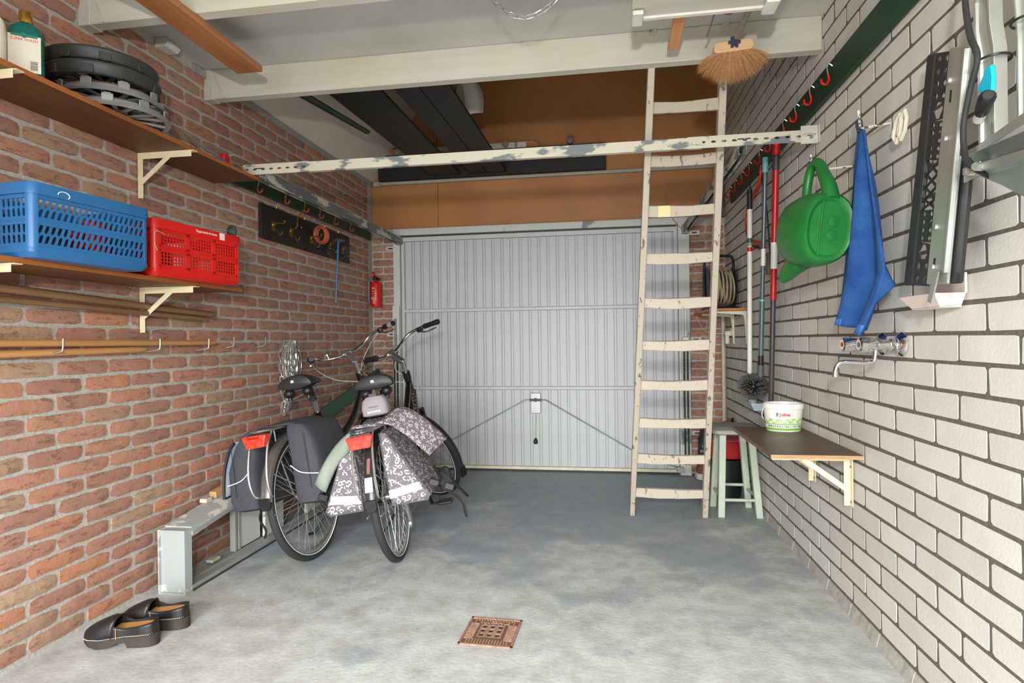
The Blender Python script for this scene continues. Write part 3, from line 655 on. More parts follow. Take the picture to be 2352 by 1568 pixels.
# stack of four wheel covers
def wheel_cover(lab,z,rad,mat,up,cx,cy,rot,tilt):
    r=thing('wheel_cover',lab,'wheel cover',(cx,cy,z),(R(tilt[0]),R(tilt[1]),R(rot)),group=None)
    if up:
        a=MB(); a.lathe([(rad-.03,.050),(rad-.012,.052),(rad-.002,.047),(rad,.040),(rad-.003,.034)],n=48,cap=False); a.build('rim_ring',mat,r,world=False)
        a=MB(); a.lathe([(rad-.003,.034),(rad-.008,.012),(rad-.016,.004),(rad-.03,.003),(rad-.03,.050)],n=48,cap=False); a.build('skirt',mat,r,world=False)
    else:
        a=MB(); a.lathe([(rad-.022,.004),(rad-.008,0),(rad,.006),(rad-.004,.016),(rad-.018,.018)],n=48,cap=False); a.build('rim_ring',mat,r,world=False)
        a=MB(); a.lathe([(rad-.018,.018),(rad-.02,.030),(rad-.024,.030),(rad-.022,.012)],n=48,cap=False); a.build('skirt',mat,r,world=False)
    for i in range(7):
        an=2*math.pi*i/7; d=V((math.cos(an),math.sin(an),0)); s_=V((-math.sin(an),math.cos(an),0)); a=MB()
        for sg in (-1,1):
            p=d*.045+V((0,0,.014)); q=d*(rad-.02)+s_*sg*.034+V((0,0,.010)); a.bar(p,q,.016,.010)
        a.build('spoke',mat,r,world=False,smooth=0,bev=.002)
    a=MB(); a.lathe([(.0,.006),(.045,.006),(.052,.012),(.045,.022),(.02,.024)],n=24); a.build('hub_cap',mat,r,world=False)
    for i in range(9):
        an=2*math.pi*(i+.3)/9; d=V((math.cos(an),math.sin(an),0)); s_=V((-d.y,d.x,0)); a=MB(); c=d*(rad-(.009 if up else .014))+V((0,0,.018 if up else .030))
        Rm=Matrix((d,s_,V((0,0,1)))).transposed(); a.box(c,(.012 if up else .006,.040,.030),Rm); a.box(c+V((0,0,-.014 if up else .014))+d*.002,(.012,.026,.006),Rm); a.build('clip',mat,r,world=False,smooth=0,bev=.002)
    a=MB(); a.torus((0,0,.036),(0,0,1),rad-.030,.0022,48,5); a.build('spring_wire',pm('wire_rusty',rgb(120,92,76),.5,.6),r,world=False)
    return r
HCS=pm('cover_silver',rgb(150,152,152),.32,.55,var=.06); HCK=pm('cover_black',rgb(44,46,44),.5,var=.15)
hx,hy=-1.965,2.15
wheel_cover('silver wheel cover at the bottom of the stack',SZ+.001,.192,HCS,0,hx+.015,hy+.025,10,(0,0))
wheel_cover('silver wheel cover second from the bottom of the stack',SZ+.050,.190,HCS,0,hx+.01,hy+.005,33,(0,0))
wheel_cover('black wheel cover resting on the silver ones',SZ+.098,.198,HCK,1,hx,hy-.02,5,(0,0))
wheel_cover('black wheel cover on top of the stack',SZ+.150,.197,HCK,1,hx-.005,hy-.025,24,(0,0))
r=thing('spray_can','white spray can with blue label behind the wheel covers','can',(-2.045,2.40,SZ))
a=MB(); a.lathe([(.028,0),(.03,.004),(.03,.105),(.026,.115)],(-2.045,2.40,SZ),n=20); a.build('body',WHITEP,r)
a=MB(); a.lathe([(.0305,.02),(.0305,.062)],(-2.045,2.40,SZ),n=20,cap=False); a.build('label',pm('label_blue',rgb(40,110,170),.4),r)
a=MB(); a.lathe([(.027,.115),(.027,.155),(.018,.166),(.004,.168)],(-2.045,2.40,SZ),n=20); a.build('cap',WHITEP,r)
r=thing('sealant_gun','red and blue sealant gun with a steel push rod near the shelf end','tool',(-1.97,2.84,SZ))
a=MB(); a.tube(bez([(-2.02,2.66,SZ+.12),(-2.0,2.76,SZ+.085),(-1.965,2.86,SZ+.055)],6),.0045,6); a.build('push_rod',STEEL,r)
a=MB(); a.tube([(-1.985,2.72,SZ+.02),(-1.955,2.86,SZ+.03)],[.02,.022],10); a.build('cradle',pm('tool_blue',rgb(40,110,170),.4),r)
a=MB(); a.box((-1.952,2.875,SZ+.04),(.03,.05,.07)); a.box((-1.945,2.90,SZ+.018),(.022,.07,.034)); a.build('grip',REDP,r,smooth=0,bev=.005)
a=MB(); a.tube(bez([(-1.95,2.89,SZ+.07),(-1.935,2.93,SZ+.088),(-1.92,2.96,SZ+.085)],4),.004,6); a.tube(bez([(-1.95,2.90,SZ+.05),(-1.93,2.96,SZ+.045),(-1.915,2.99,SZ+.03)],4),.003,6); a.build('trigger',STEEL,r)

# folding crates
def crate(lab,p0,p1,depth,z0,h,mat,kind):
    p0=V((*p0,0));p1=V((*p1,0)); u=(p1-p0); W=u.length; u.normalize(); n=V((-u.y,u.x,0))  # n points to the wall (left of travel)
    if n.x>0: n=-n
    ang=math.atan2(u.y,u.x); r=thing('folding_crate',lab,'crate',(p0.x,p0.y,z0),(0,0,ang-R(90)))
    # local frame: y along the long side, -x towards the wall
    D=depth; zz=V((0,0,1)); ux=V((0,1,0)); nx=V((-1,0,0))
    rimh=.038
    def rrect(x0,x1,y0,y1,z,rd,n=5):
        out=[]
        for cx,cy,a0 in ((x1-rd,y0+rd,-90),(x1-rd,y1-rd,0),(x0+rd,y1-rd,90),(x0+rd,y0+rd,180)):
            for i in range(n+1): an=R(a0+90*i/n); out.append((cx+rd*math.cos(an),cy+rd*math.sin(an),z))
        return out
    a=MB(); e=.005
    a.loft([rrect(-D-e,e,-e,W+e,h-rimh,.03),rrect(-D-e,e,-e,W+e,h-.004,.03),rrect(-D-e+.002,e-.002,-e+.002,W+e-.002,h,.03),rrect(-D+.004,-.004,.004,W-.004,h,.026),rrect(-D+.004,-.004,.004,W-.004,h-rimh,.026)],cap=False)
    a.loft([rrect(-D-e,e,-e,W+e,h-rimh,.03),rrect(-D+.004,-.004,.004,W-.004,h-rimh,.026)],cap=False)
    a.build('rim',mat,r,world=False,smooth=35)
    a=MB(); a.loft([rrect(-D+.012,-.012,.012,W-.012,.0,.02),rrect(-D-.001,.001,-.001,W+.001,.016,.024),rrect(-D,0,0,W,.034,.024)],cap=True)
    a.loft([rrect(-D+.004,-.004,.004,W-.004,.034,.022),rrect(-D+.004,-.004,.004,W-.004,.0345,.022)]); a.build('base',mat,r,world=False,smooth=35)
    for cx,cy,a0 in ((-.024,.024,-90),(-.024,W-.024,0),(-D+.024,W-.024,90),(-D+.024,.024,180)):
        a=MB(); o1=[(cx+.024*math.cos(R(a0+90*i/6)),cy+.024*math.sin(R(a0+90*i/6))) for i in range(7)]; o2=[(cx+.018*math.cos(R(a0+90*i/6)),cy+.018*math.sin(R(a0+90*i/6))) for i in range(6,-1,-1)]
        ring=o1+o2; a.loft([[(x,y,.03) for x,y in ring],[(x,y,h-rimh) for x,y in ring]]); a.build('corner_post',mat,r,world=False,smooth=35)
    H2=(h-rimh-.034)/2; mid=.034+H2
    sides=((V((-.004,.024,0)),ux,nx,W-.048),(V((-D+.004,.024,0)),ux,-nx,W-.048),(V((-.024,.004,0)),nx,ux,D-.048),(V((-.024,W-.004,0)),nx,-ux,D-.048))
    for si,(o,uu,nn,L) in enumerate(sides):
        for lo in (0,1):
            a=MB(); zb=.036 if lo==0 else mid+.002; hh=H2-.004
            if kind=='slot':
                nc=int(L/.0205); a.perf(o+zz*(zb+.006),uu,zz,nn,L,hh-.012,nc,2,.0062,(hh-.012)/4-.0022,slant=.34 if si<2 else .08)
            else:
                nb=3 if si<2 else 2; bw=L/nb
                for b in range(nb):
                    a.perf(o+uu*(b*bw+.012)+zz*(zb+.012),uu,zz,nn,bw-.024,hh-.022,8,4,(bw-.024)/8*.33,(hh-.022)/4*.35,rnd=False)
                    for q0,q1 in ((0,.012),(bw-.012,bw)): 
                        p=o+uu*(b*bw+(q0+q1)/2)+zz*(zb+hh/2)+nn*.001; a.box(p,((abs(uu.x)*(q1-q0)+abs(nn.x)*.007),(abs(uu.y)*(q1-q0)+abs(nn.y)*.007),hh))
            for q in (zb+.004,zb+hh-.005): 
                p=o+uu*(L/2)+zz*q+nn*.0015; a.box(p,(abs(uu.x)*L+abs(nn.x)*.008,abs(uu.y)*L+abs(nn.y)*.008,.0165 if kind!='slot' else .012))
            a.build('side_panel',mat,r,world=False,smooth=25)
        a=MB(); p=o+zz*mid+nn*(-.0005); a.tube([p,p+uu*L],.0045,6); a.build('hinge_rod',mat,r,world=False)
    return r,W,D
SL=1.4375+.018
cb,W,D=crate('blue slotted folding crate on the lower shelf',(-1.797,1.655),(-1.752,2.105),.345,SL,.24,BLUEP,'slot')
a=MB(); a.tube([V((.0065,.105+.02*math.cos(R(q)),.214+.012*math.sin(R(q)))) for q in range(-40,190,14)],.0015,5); a.build('chalk_mark',WHITEP,cb,world=False)
cr,W,D=crate('red gridded folding crate beside the blue one',(-1.822,2.215),(-1.765,2.72),.32,SL,.235,REDP,'grid')
text_mesh('Opgeruimd de beste',.0155,WHITEP,cr,(.0056,.28,.218),(0,1,0),(0,0,1))
a=MB(); a.bb(.0052,.0058,.36,.392,.200,.232); a.build('sticker',pm('sticker_pink',rgb(240,214,214),.5),cr,world=False,smooth=0)
a=MB(); a.tube(bez([(-.002,.055,.175),(.008,.018,.180),(.009,-.004,.176),(.008,-.006,.13),(.010,.004,.10)],6),.0013,5); a.build('string_loop',pm('string_cream',rgb(220,206,170),.7),cr,world=False)
# things lying in the crates
def in_crate(root,name,lab,cat,pos,size,mat,rz=0,shape='box'):
    M=Matrix.Translation(root.location)@Matrix.Rotation(root.rotation_euler.z,4,'Z'); p=M@V(pos); a=MB()
    if shape=='box': a.box((0,0,size[2]/2),size)
    else: a.lathe([(size[0]*.9,0),(size[0],.006),(size[0],size[2]-.01),(size[0]*.8,size[2])],n=20)
    o=a.build(name,mat,smooth=40,bev=.006 if shape=='box' else 0,seg=2); o.location=p; o.rotation_euler=(0,0,root.rotation_euler.z+R(rz)); return tag(o,lab,cat)
in_crate(cb,'red_tin','red tin standing inside the blue crate','tin',(-.13,.33,.036),(.045,.045,.14),pm('tin_red',rgb(180,24,20),.4),shape='cyl')
in_crate(cb,'dark_pouch','dark blue pouch inside the blue crate','pouch',(-.17,.12,.036),(.16,.15,.09),pm('pouch_dark',rgb(40,48,66),.7))
in_crate(cb,'red_box','red box at the far end inside the blue crate','box',(-.25,.38,.036),(.12,.09,.11),pm('box_red',rgb(170,30,26),.5))
in_crate(cr,'white_tub','white tub inside the red crate','tub',(-.12,.24,.036),(.06,.06,.13),WHITEP,shape='cyl')
in_crate(cr,'paper_box','pale cardboard box inside the red crate','box',(-.14,.40,.036),(.12,.10,.10),pm('box_pale',rgb(214,204,186),.6))
in_crate(cr,'dark_case','dark tool case inside the red crate','case',(-.15,.10,.036),(.16,.12,.08),pm('case_dark',rgb(44,40,38),.5))
r=thing('plunger','black rubber plunger with thin rod on top of the red crate','plunger',(-1.80,2.66,1.69))
a=MB(); a.cyl((-1.84,2.52,1.705),(-1.795,2.655,1.712),.004,n=6); a.build('rod',STEEL,r)
a=MB(); a.lathe([(.03,0),(.032,.008),(.022,.016),(.008,.03)],(-1.785,2.685,1.713),(-.3,-.95,-.03),n=18); a.build('cup',RUBBER,r)

# poles stored along the left wall
def pole(lab,p,q,r_,mat,r2=None,name='wooden_pole'):
    a=MB(); p=V(p);q=V(q); n=(q-p); rr=r2 or r_
    a.tube([p,p+n*.02,p+n*.98,q],[r_*.8,r_,rr,rr*.7],10); return tag(a.build(name,mat),lab,'pole')
DW=wood('pole_dark',rgb(112,82,54),rgb(142,108,74),.5,axis=1); YW=wood('pole_yellow',rgb(178,128,74),rgb(206,156,100),.45,axis=1)
pole('dark brown pole resting on the lower shelf brackets, upper of two',(-2.095,.95,1.413),(-2.095,2.98,1.327),.0165,DW)
pole('dark brown pole resting on the lower shelf brackets, lower of two',(-2.098,.95,1.365),(-2.098,2.92,1.303),.0125,DW)
pole('yellow wooden pole held by the wire wall hooks, upper of two',(-2.088,.95,1.186),(-2.10,2.99,1.178),.0135,YW)
pole('yellow wooden pole sagging below the other in the wire hooks',(-2.10,.95,1.135),(-2.112,2.50,1.150),.0135,YW)
for i,y in enumerate((2.02,2.53,2.88,3.13,3.45)):
    a=MB(); z=1.148 if i<3 else 1.158; x=LX+.005; xo=LX+(.083 if i<3 else .06)
    a.tube(bez([(x,y-.02,z-.012),(x+.03,y-.015,z-.008),(xo,y,z),(xo+.006,y+.004,z+.014),(xo+.006,y+.006,z+.05)],5),.0032,6)
    where=('first','second','third','fourth','fifth')[i]
    tag(a.build('wall_hook',STEELD),'bent wire wall hook, %s from the picture edge along the poles'%where,'hook',group='wire pole hooks on the left wall')

# green rail with rubber-tipped hooks on the left wall
def hook_rail(lab,x,sx,y0,y1,z0,z1,ys,tip,group):
    r=thing('hook_rail',lab,'hook rail',(x,(y0+y1)/2,z0))
    a=MB(); a.bb(min(x+sx*.010,x+sx*.028),max(x+sx*.010,x+sx*.028),y0,y1,z0,z1); a.build('board',GREENB,r,smooth=0,bev=.003)
    for y in ys:
        X=lambda d:x+sx*d; zt=z1-.012
        a=MB(); a.tube(bez([(X(.028),y,zt-.018),(X(.042),y,zt-.008),(X(.050),y,zt-.025),(X(.046),y,zt-.055)],4),.0028,6); h=a.build('hook',STEEL,r)
        a=MB(); a.tube(bez([(X(.046),y,zt-.052),(X(.043),y,zt-.075),(X(.052),y,zt-.095),(X(.070),y,zt-.090),(X(.075),y,zt-.072)],4),.0052,7); a.build('rubber_tip',tip,h)
    return r
hook_rail('dark green hook rail under the left door track',LX,1,3.12,5.27,2.10,2.205,(3.43,3.75,4.01,4.24,4.49,4.78),pm('tip_orange',rgb(160,70,36),.5),'')
hook_rail('dark green hook rail with red hooks high on the white wall',RX,-1,1.2,5.0,2.232,2.368,(2.80,3.03,3.255,3.47,3.75,3.99,4.27,4.50,4.73,4.93),pm('tip_red',rgb(196,20,18),.35),'')

# black coat rack with brass hooks
r=thing('coat_rack','black coat rack board with old brass hooks on the red wall','coat rack',(LX,4.14,1.83))
a=MB(); a.bb(LX+.010,LX+.030,3.485,4.795,1.832,2.05); a.build('board',BLACKB,r,smooth=0,bev=.002)
HK=(3.62,3.84,4.13,4.42,4.66)
for i,y in enumerate(HK):
    X=LX+.03; a=MB(); a.box((X+.003,y,1.925),(.006,.028,.06)); a.lathe([(.018,0),(.014,.006)],(X+.004,y,1.935),(1,0,0),n=10)
    if i in (1,): a.tube(bez([(X+.005,y,1.94),(X+.05,y-.005,1.96),(X+.055,y,2.02),(X+.085,y+.02,2.075),(X+.09,y+.03,2.085)],6),.005,6)
    else: a.tube(bez([(X+.005,y,1.935),(X+.04,y,1.945),(X+.075,y,1.94),(X+.08,y,1.95)],4),.0048,6)
    a.tube(bez([(X+.005,y,1.915),(X+.035,y,1.89),(X+.045,y,1.868),(X+.06,y,1.872),(X+.066,y,1.89)],4),.0042,6); a.ball((X+.08,y,1.955),.008,6)
    a.build('coat_hook',BRASS,r,smooth=50)
for y in (3.68,4.05,4.36,4.6): a=MB(); a.cyl((LX+.02,y,2.05),(LX+.024,y,2.066),.006,n=8); a.build('hanging_eye',BRASS,r)
a=MB()
for k in range(4): a.torus((LX+.105+.006*(k%2),4.115+.012*k,1.955),(.35,.9,.15),.056+.002*(k%3),.008,26,6)
tag(a.build('cord_coil',pm('cord_orange',rgb(168,84,52),.55)),'coil of orange cord hung on the black coat rack','cord')
r=thing('hanging_tool','blue handled tool hanging from the black coat rack','tool',(LX+.10,4.40,1.93))
a=MB(); a.tube([(LX+.11,4.41,1.955),(LX+.095,4.385,1.50)],.0075,8); a.build('shaft',pm('shaft_blue',rgb(36,104,160),.4),r)
a=MB(); a.cyl((LX+.095,4.385,1.50),(LX+.0945,4.384,1.475),.006,.003); a.build('tip',STEELD,r)
a=MB(); a.lathe([(.0,.012),(.045,.010),(.05,0),(.04,-.006),(.0,-.006)],(LX+.11,4.41,1.955),(.1,0,1),n=20); a.build('disc',STEELD,r)
a=MB(); a.tube(bez([(LX+.15,4.43,1.95),(LX+.16,4.45,1.86),(LX+.11,4.41,1.80)],6),.003,5); a.tube(bez([(LX+.06,4.37,1.95),(LX+.055,4.34,1.86),(LX+.10,4.39,1.80)],6),.003,5); a.build('bail',BRASS,r)

# fire extinguisher
ex,ey=LX+.072,5.265
r=thing('fire_extinguisher','small red fire extinguisher in the corner by the door','extinguisher',(ex,ey,1.49))
a=MB(); a.lathe([(.045,0),(.05,.008),(.05,.20),(.042,.222),(.02,.234),(.016,.246)],(ex,ey,1.49),n=24); a.build('cylinder',REDP,r)
a=MB(); a.box((ex,ey-.005,1.747),(.04,.06,.028)); a.cyl((ex+.02,ey-.01,1.75),(ex+.05,ey-.03,1.735),.008); a.build('valve',BLACK,r,smooth=30,bev=.004)
a=MB(); a.box((ex-.012,ey-.01,1.787),(.018,.075,.010),Matrix.Rotation(R(-30),3,'X')); a.box((ex-.012,ey-.02,1.767),(.018,.07,.008)); a.build('lever',REDP,r,smooth=0,bev=.002)
a=MB(); wm=pm('print_white',rgb(224,214,204),.5)
for z,w_,x in ((1.66,.03,-.006),(1.652,.026,-.006),(1.63,.03,-.004),(1.61,.032,-.004),(1.585,.028,0),(1.548,.03,.0),(1.54,.022,.0),(1.53,.03,0),(1.52,.026,0)): a.bb(ex+x-w_/2,ex+x+w_/2,ey-.0508,ey-.0498,z,z+.0035)
a.build('print_lines',wm,r,smooth=0)
text_mesh('ION',.026,wm,r,(-.002,-.0508,.075),(1,0,0),(0,0,1),bold=.0006)
a=MB(); a.bb(LX+.008,LX+.024,ey-.03,ey+.03,1.52,1.72); a.build('wall_bracket',STEELD,r,smooth=0)

# hank of chain on a nail
r=thing('chain_hank','hank of galvanised chain hung on the red wall above the bicycles','chain',(LX,3.765,1.2))
cx=LX+.03; strands=[]
for k,(dy,zb,dx) in enumerate(((-.075,.70,.012),(-.045,.76,.03),(-.015,.735,.02),(.02,.80,.034),(.05,.83,.02),(.075,.88,.03),(-.06,.84,.045),(.0,.90,.048))):
    w_=.018+.008*(k%3)
    pts=[(cx+dx,3.765+dy*.45,1.185),(cx+dx,3.765+dy-w_,1.10),(cx+dx+.004,3.765+dy*1.05-w_,.98),(cx+dx,3.765+dy*.6-w_*.8,zb+.06),(cx+dx,3.765+dy*.55-.03,zb),(cx+dx,3.765+dy*.6+w_*.8,zb+.07),(cx+dx+.006,3.765+dy*1.05+w_,1.0),(cx+dx,3.765+dy+w_,1.10),(cx+dx,3.765+dy*.45+.01,1.188)]
    ql=[]; chain(ql,bez(pts,5),.050,.022,.0031,up=(1,0,0),flip0=k); strands+=ql
for q in strands: q.build('link',STEEL,r)
a=MB(); a.tube([(LX+.004,3.765,1.18),(LX+.10,3.765,1.192)],.004,6); a.build('nail',STEELD,r)

# ------------------------------------------------------------------ bicycles
BIKEK=pm('bike_black_enamel',rgb(16,16,18),.22,var=.1,coat=.4); SILV=pm('bike_silver',rgb(190,190,188),.28,.9,var=.08); GREYB=pm('pannier_grey',rgb(64,66,71),.85,var=.14,scale=40,bump=.0006,bscale=300)
TAILR=NT('tail_lens'); TAILR.set(TAILR.ramp(TAILR.noise(TAILR.coord(),40,2),[(.3,rgb(214,34,22)),(.7,rgb(240,78,52))]),.15); TAILR.b.inputs['Coat Weight'].default_value=.6; TAILR=TAILR.m
REFL=pm('reflective_white',rgb(238,238,240),.4,var=.02)
t=NT('leopard_print'); v=t.coord(); sp=t.n.new('ShaderNodeSeparateXYZ'); t.l.new(v,sp.inputs[0]); cb_=t.n.new('ShaderNodeCombineXYZ'); t.l.new(t.math('ADD',sp.outputs[0],t.math('MULTIPLY',sp.outputs[1],.55)),cb_.inputs[0]); t.l.new(t.math('ADD',sp.outputs[2],t.math('MULTIPLY',sp.outputs[1],.35)),cb_.inputs[1])
wv=t.n.new('ShaderNodeTexNoise'); wv.inputs['Scale'].default_value=40; t.l.new(cb_.outputs[0],wv.inputs['Vector']); vm=t.mix(.018,cb_.outputs[0],wv.outputs['Color'],'ADD')
vo=t.n.new('ShaderNodeTexVoronoi'); vo.voronoi_dimensions='2D'; vo.inputs['Scale'].default_value=34; t.l.new(vm,vo.inputs['Vector']); d_=vo.outputs['Distance']
ring=t.ramp(d_,[(.17,0.),(.21,1.),(.37,1.),(.41,0.)]); brk=t.ramp(t.noise(cb_.outputs[0],46,1),[(.42,0.),(.46,1.)]); dot=t.ramp(t.noise(cb_.outputs[0],95,1),[(.66,0.),(.70,1.)])
k_=t.math('MAXIMUM',t.math('MULTIPLY',ring,brk),t.math('MULTIPLY',dot,t.ramp(d_,[(.46,0.),(.5,1.)])))
t.set(t.mix(k_,rgb(108,102,107),rgb(198,193,196)),.8); LEO=t.m; LEO2=LEO.copy(); LEO2.name='leopard_print_fine'
for n_ in LEO2.node_tree.nodes:
    if n_.type=='TEX_VORONOI': n_.inputs['Scale'].default_value=52
    if n_.type=='MIX' and abs(n_.inputs[6].default_value[0]-rgb(108,102,107)[0])<1e-4: n_.inputs[6].default_value=rgb(100,92,98); n_.inputs[7].default_value=rgb(186,178,182)
def xf(mb,M): mb.v=[M@p for p in mb.v]; return mb
def make_bike(lab,loc,yaw,lean,steer,WB,style):
    root=thing('bicycle',lab,'bicycle',loc,(0,R(lean),R(yaw)))
    def put(mb,name,mat,parent=None,M=None,**k):
        if M is not None: xf(mb,M)
        return mb.build(name,mat,parent or root,world=False,**k)
    HZ=.345; RW=.335
    ay=lambda z: WB-.06-.404*(z-HZ)                       # steering axis
    A0=V((0,ay(.345),.345)); ax=V((0,-.404,1)).normalized()
    Ms=Matrix.Translation(A0)@Matrix.Rotation(R(steer),4,ax)@Matrix.Translation(-A0)
    def wheel(hub,nm,M):
        hub=V(hub); a=MB(); a.torus(hub,(1,0,0),RW-.012,.0205,56,10); ty=put(a,nm,RUBBER,M=M)
        a=MB()
        for sx in (-1,1): a.torus(hub+V((sx*.0165,0,0)),(1,0,0),RW-.022,.0032,56,5)
        put(a,'reflective_stripe',REFL,ty,M)
        a=MB(); n=48; rings=[]
        for i in range(n):
            an=2*math.pi*i/n; d=V((0,math.cos(an),math.sin(an))); rings.append([hub+d*rr+V((xx,0,0)) for xx,rr in ((-.012,RW-.026),(-.0125,RW-.036),(-.006,RW-.046),(.006,RW-.046),(.0125,RW-.036),(.012,RW-.026))])
        a.loft(rings,closed=True); put(a,'rim',SILV,ty,M)
        a=MB(); a.lathe([(.012,-.05),(.022,-.048),(.03,-.036),(.03,-.03),(.018,-.022),(.018,.022),(.03,.03),(.03,.036),(.022,.048),(.012,.05)],hub,(1,0,0),n=16); a.cyl(hub-V((.07,0,0)),hub+V((.07,0,0)),.006); put(a,'hub',SILV,ty,M)
        a=MB()
        for i in range(36):
            an=2*math.pi*i/36; d=V((0,math.cos(an),math.sin(an))); sx=.033 if i%2 else -.033; da=an+(1.35 if (i//2)%2 else -1.35); p=hub+V((sx,.027*math.cos(da),.027*math.sin(da)))
            a.tube([p,hub+d*(RW-.042)],.0013,4,cap=False)
        put(a,'spokes',STEEL,ty,M,kind='stuff'); return ty
    def fender(hub,a0,a1,nm,M,mat):
        hub=V(hub); a=MB(); rings=[]; n=26
        for i in range(n+1):
            an=R(a0+(a1-a0)*i/n); d=V((0,math.cos(an),math.sin(an)))
            prof=[(-.030,.348),(-.024,.362),(-.010,.369),(.010,.369),(.024,.362),(.030,.348)]; ring=[hub+d*rr+V((xx,0,0)) for xx,rr in prof]+[hub+d*(rr-.003)+V((xx*.93,0,0)) for xx,rr in reversed(prof)]
            rings.append(ring)
        a.loft(rings); return put(a,nm,mat,M=M)
    wheel((0,0,HZ),'rear_wheel',None); wheel((0,WB,HZ),'front_wheel',Ms)
    FEN=pm('fender_silver_grey',rgb(118,114,112),.3,.5) if style==1 else pm('fender_dark',rgb(52,52,54),.3,.2)
    f=fender((0,0,HZ),28,172,'rear_fender',None,FEN)
    a=MB(); d=V((0,math.cos(R(172)),math.sin(R(172)))); c=V((0,0,HZ))+d*.36; a.prism([(-.029,.012),(.029,.012),(.031,-.018),(.026,-.036),(.014,-.050),(-.014,-.050),(-.026,-.036),(-.031,-.018)],c+V((0,-.006,.012)),(1,0,0),(0,-.12,.99),.010); put(a,'mud_flap',BLACK,f,smooth=0,bev=.003)
    if style==2:
        a=MB(); d=V((0,math.cos(R(165)),math.sin(R(165)))); 
        def strip(a0,a1,w):
            q=MB(); q.loft([[V((0,0,HZ))+V((0,math.cos(R(an)),math.sin(R(an))))*.3705+V((xx,0,0)) for xx in (-w,w)]+[V((0,0,HZ))+V((0,math.cos(R(an)),math.sin(R(an))))*.368+V((xx,0,0)) for xx in (w,-w)] for an in (a0,(a0+a1)/2,a1)]); return q
        put(strip(136,149,.008),'red_stripe',pm('stripe_rust',rgb(150,104,96),.4),f); put(strip(152,163,.019),'white_reflector',REFL,f)
    f2=fender((0,WB,HZ),205,62,'front_fender',Ms,pm('fender_dark',rgb(52,52,54),.3,.2))
    a=MB(); d=V((0,math.cos(R(205)),math.sin(R(205)))); c=V((0,WB,HZ))+d*.36; a.prism([(-.03,0),(.03,0),(.04,-.06),(.022,-.085),(-.022,-.085),(-.04,-.06)],c+V((0,.004,.01)),(1,0,0),(0,-.2,.97),.008); put(a,'mud_flap',BLACK,f2,M=Ms,smooth=0,bev=.003)
    # stays
    a=MB()
    for sx in (-1,1):
        a.tube([(sx*.06,0,HZ),(sx*.034,-.3,.52)],.0028,5); a.tube([(sx*.06,0,HZ),(sx*.034,-.345,.33)],.0028,5)
    put(a,'fender_stay',STEEL)
    # frame
    BB=V((0,.50,.295)); a=MB()
    a.tube(bez([(0,ay(.82),.82),(0,ay(.70)-.10,.68),(0,.66,.45),BB],6),[.031]*18+[.028],12); fr=put(a,'frame',BIKEK)
    a=MB(); a.cyl((0,ay(.73),.73),(0,ay(.955),.955),.0235,n=14); a.cyl((0,ay(.93),.93),(0,ay(.975),.975),.027,n=14); put(a,'head_tube',BIKEK,fr)
    a=MB(); a.cyl(BB,(0,.265,.76),.0185,n=12); a.cyl((0,.275,.74),(0,.262,.775),.022,n=12); put(a,'seat_tube',BIKEK,fr)
    a=MB()
    for sx in (-1,1):
        a.tube(bez([BB+V((sx*.02,0,0)),(sx*.045,.3,.30),(sx*.063,0,HZ)],5),.011,8); a.tube(bez([(sx*.015,.31,.66),(sx*.045,.2,.56),(sx*.063,0,HZ)],5),.0085,8)
    put(a,'rear_stays',BIKEK,fr)
    if style==2 or style==1:
        a=MB(); a.tube(bez([(0,ay(.90),.90),(0,.70,.70),(0,.42,.56)],6),.02,10); put(a,'upper_tube',BIKEK,fr)
    q0=V((0,ay(.84)-.004,.84)); q1=V((0,ay(.70)-.118,.655)); dd=(q0-q1).normalized(); nn=V((.75,-.66,0)); nn=(nn-dd*nn.dot(dd)).normalized(); up_=nn.cross(dd).normalized()
    a=MB(); a.bar(q1+nn*.031,q0+nn*.030,.003,.044,up=up_); nb=put(a,'name_panel',SILV,fr,smooth=0)
    text_mesh('BATAVUS',.046,BIKEK,nb,(q0+q1)/2+nn*.0335,dd,up_,bold=.0010)
    # fork
    a=MB(); a.cyl((0,ay(.66),.66),(0,ay(.73),.73),.022,n=12)
    for sx in (-1,1):
        a.tube([(0,ay(.69),.69),(sx*.05,ay(.67),.67)],.014,8); a.tube(bez([(sx*.052,ay(.68),.68),(sx*.056,ay(.50),.50),(sx*.058,WB,HZ)],5),[.018]*6+[.016,.014,.012,.011,.009],8)
        a.cyl((sx*.054,ay(.60),.60),(sx*.055,ay(.48),.48),.021,n=10)
    put(a,'fork',BIKEK,M=Ms)
    # stem, handlebar, grips, levers
    sc=V((0,ay(1.05)+.085,1.135))
    a=MB(); a.cyl((0,ay(.97),.97),(0,ay(1.06),1.06),.014,n=12); a.bar((0,ay(1.045),1.045),sc,.036,.034); a.cyl(sc-V((.032,0,0)),sc+V((.032,0,0)),.022,n=14); st=put(a,'stem',SILV,M=Ms,smooth=35,bev=.004,seg=2)
    bar=[]; 
    B=lambda sx:[sc+V((sx*.0,0,0)),sc+V((sx*.07,.004,.0)),sc+V((sx*.15,.02,.022)),sc+V((sx*.215,-.01,.05)),sc+V((sx*.26,-.08,.055)),sc+V((sx*.285,-.15,.048))]
    pts=bez(list(reversed(B(-1)))+B(1)[1:],5); a=MB(); a.tube(pts,.0112,10); hb=put(a,'handlebar',CHROME,M=Ms)
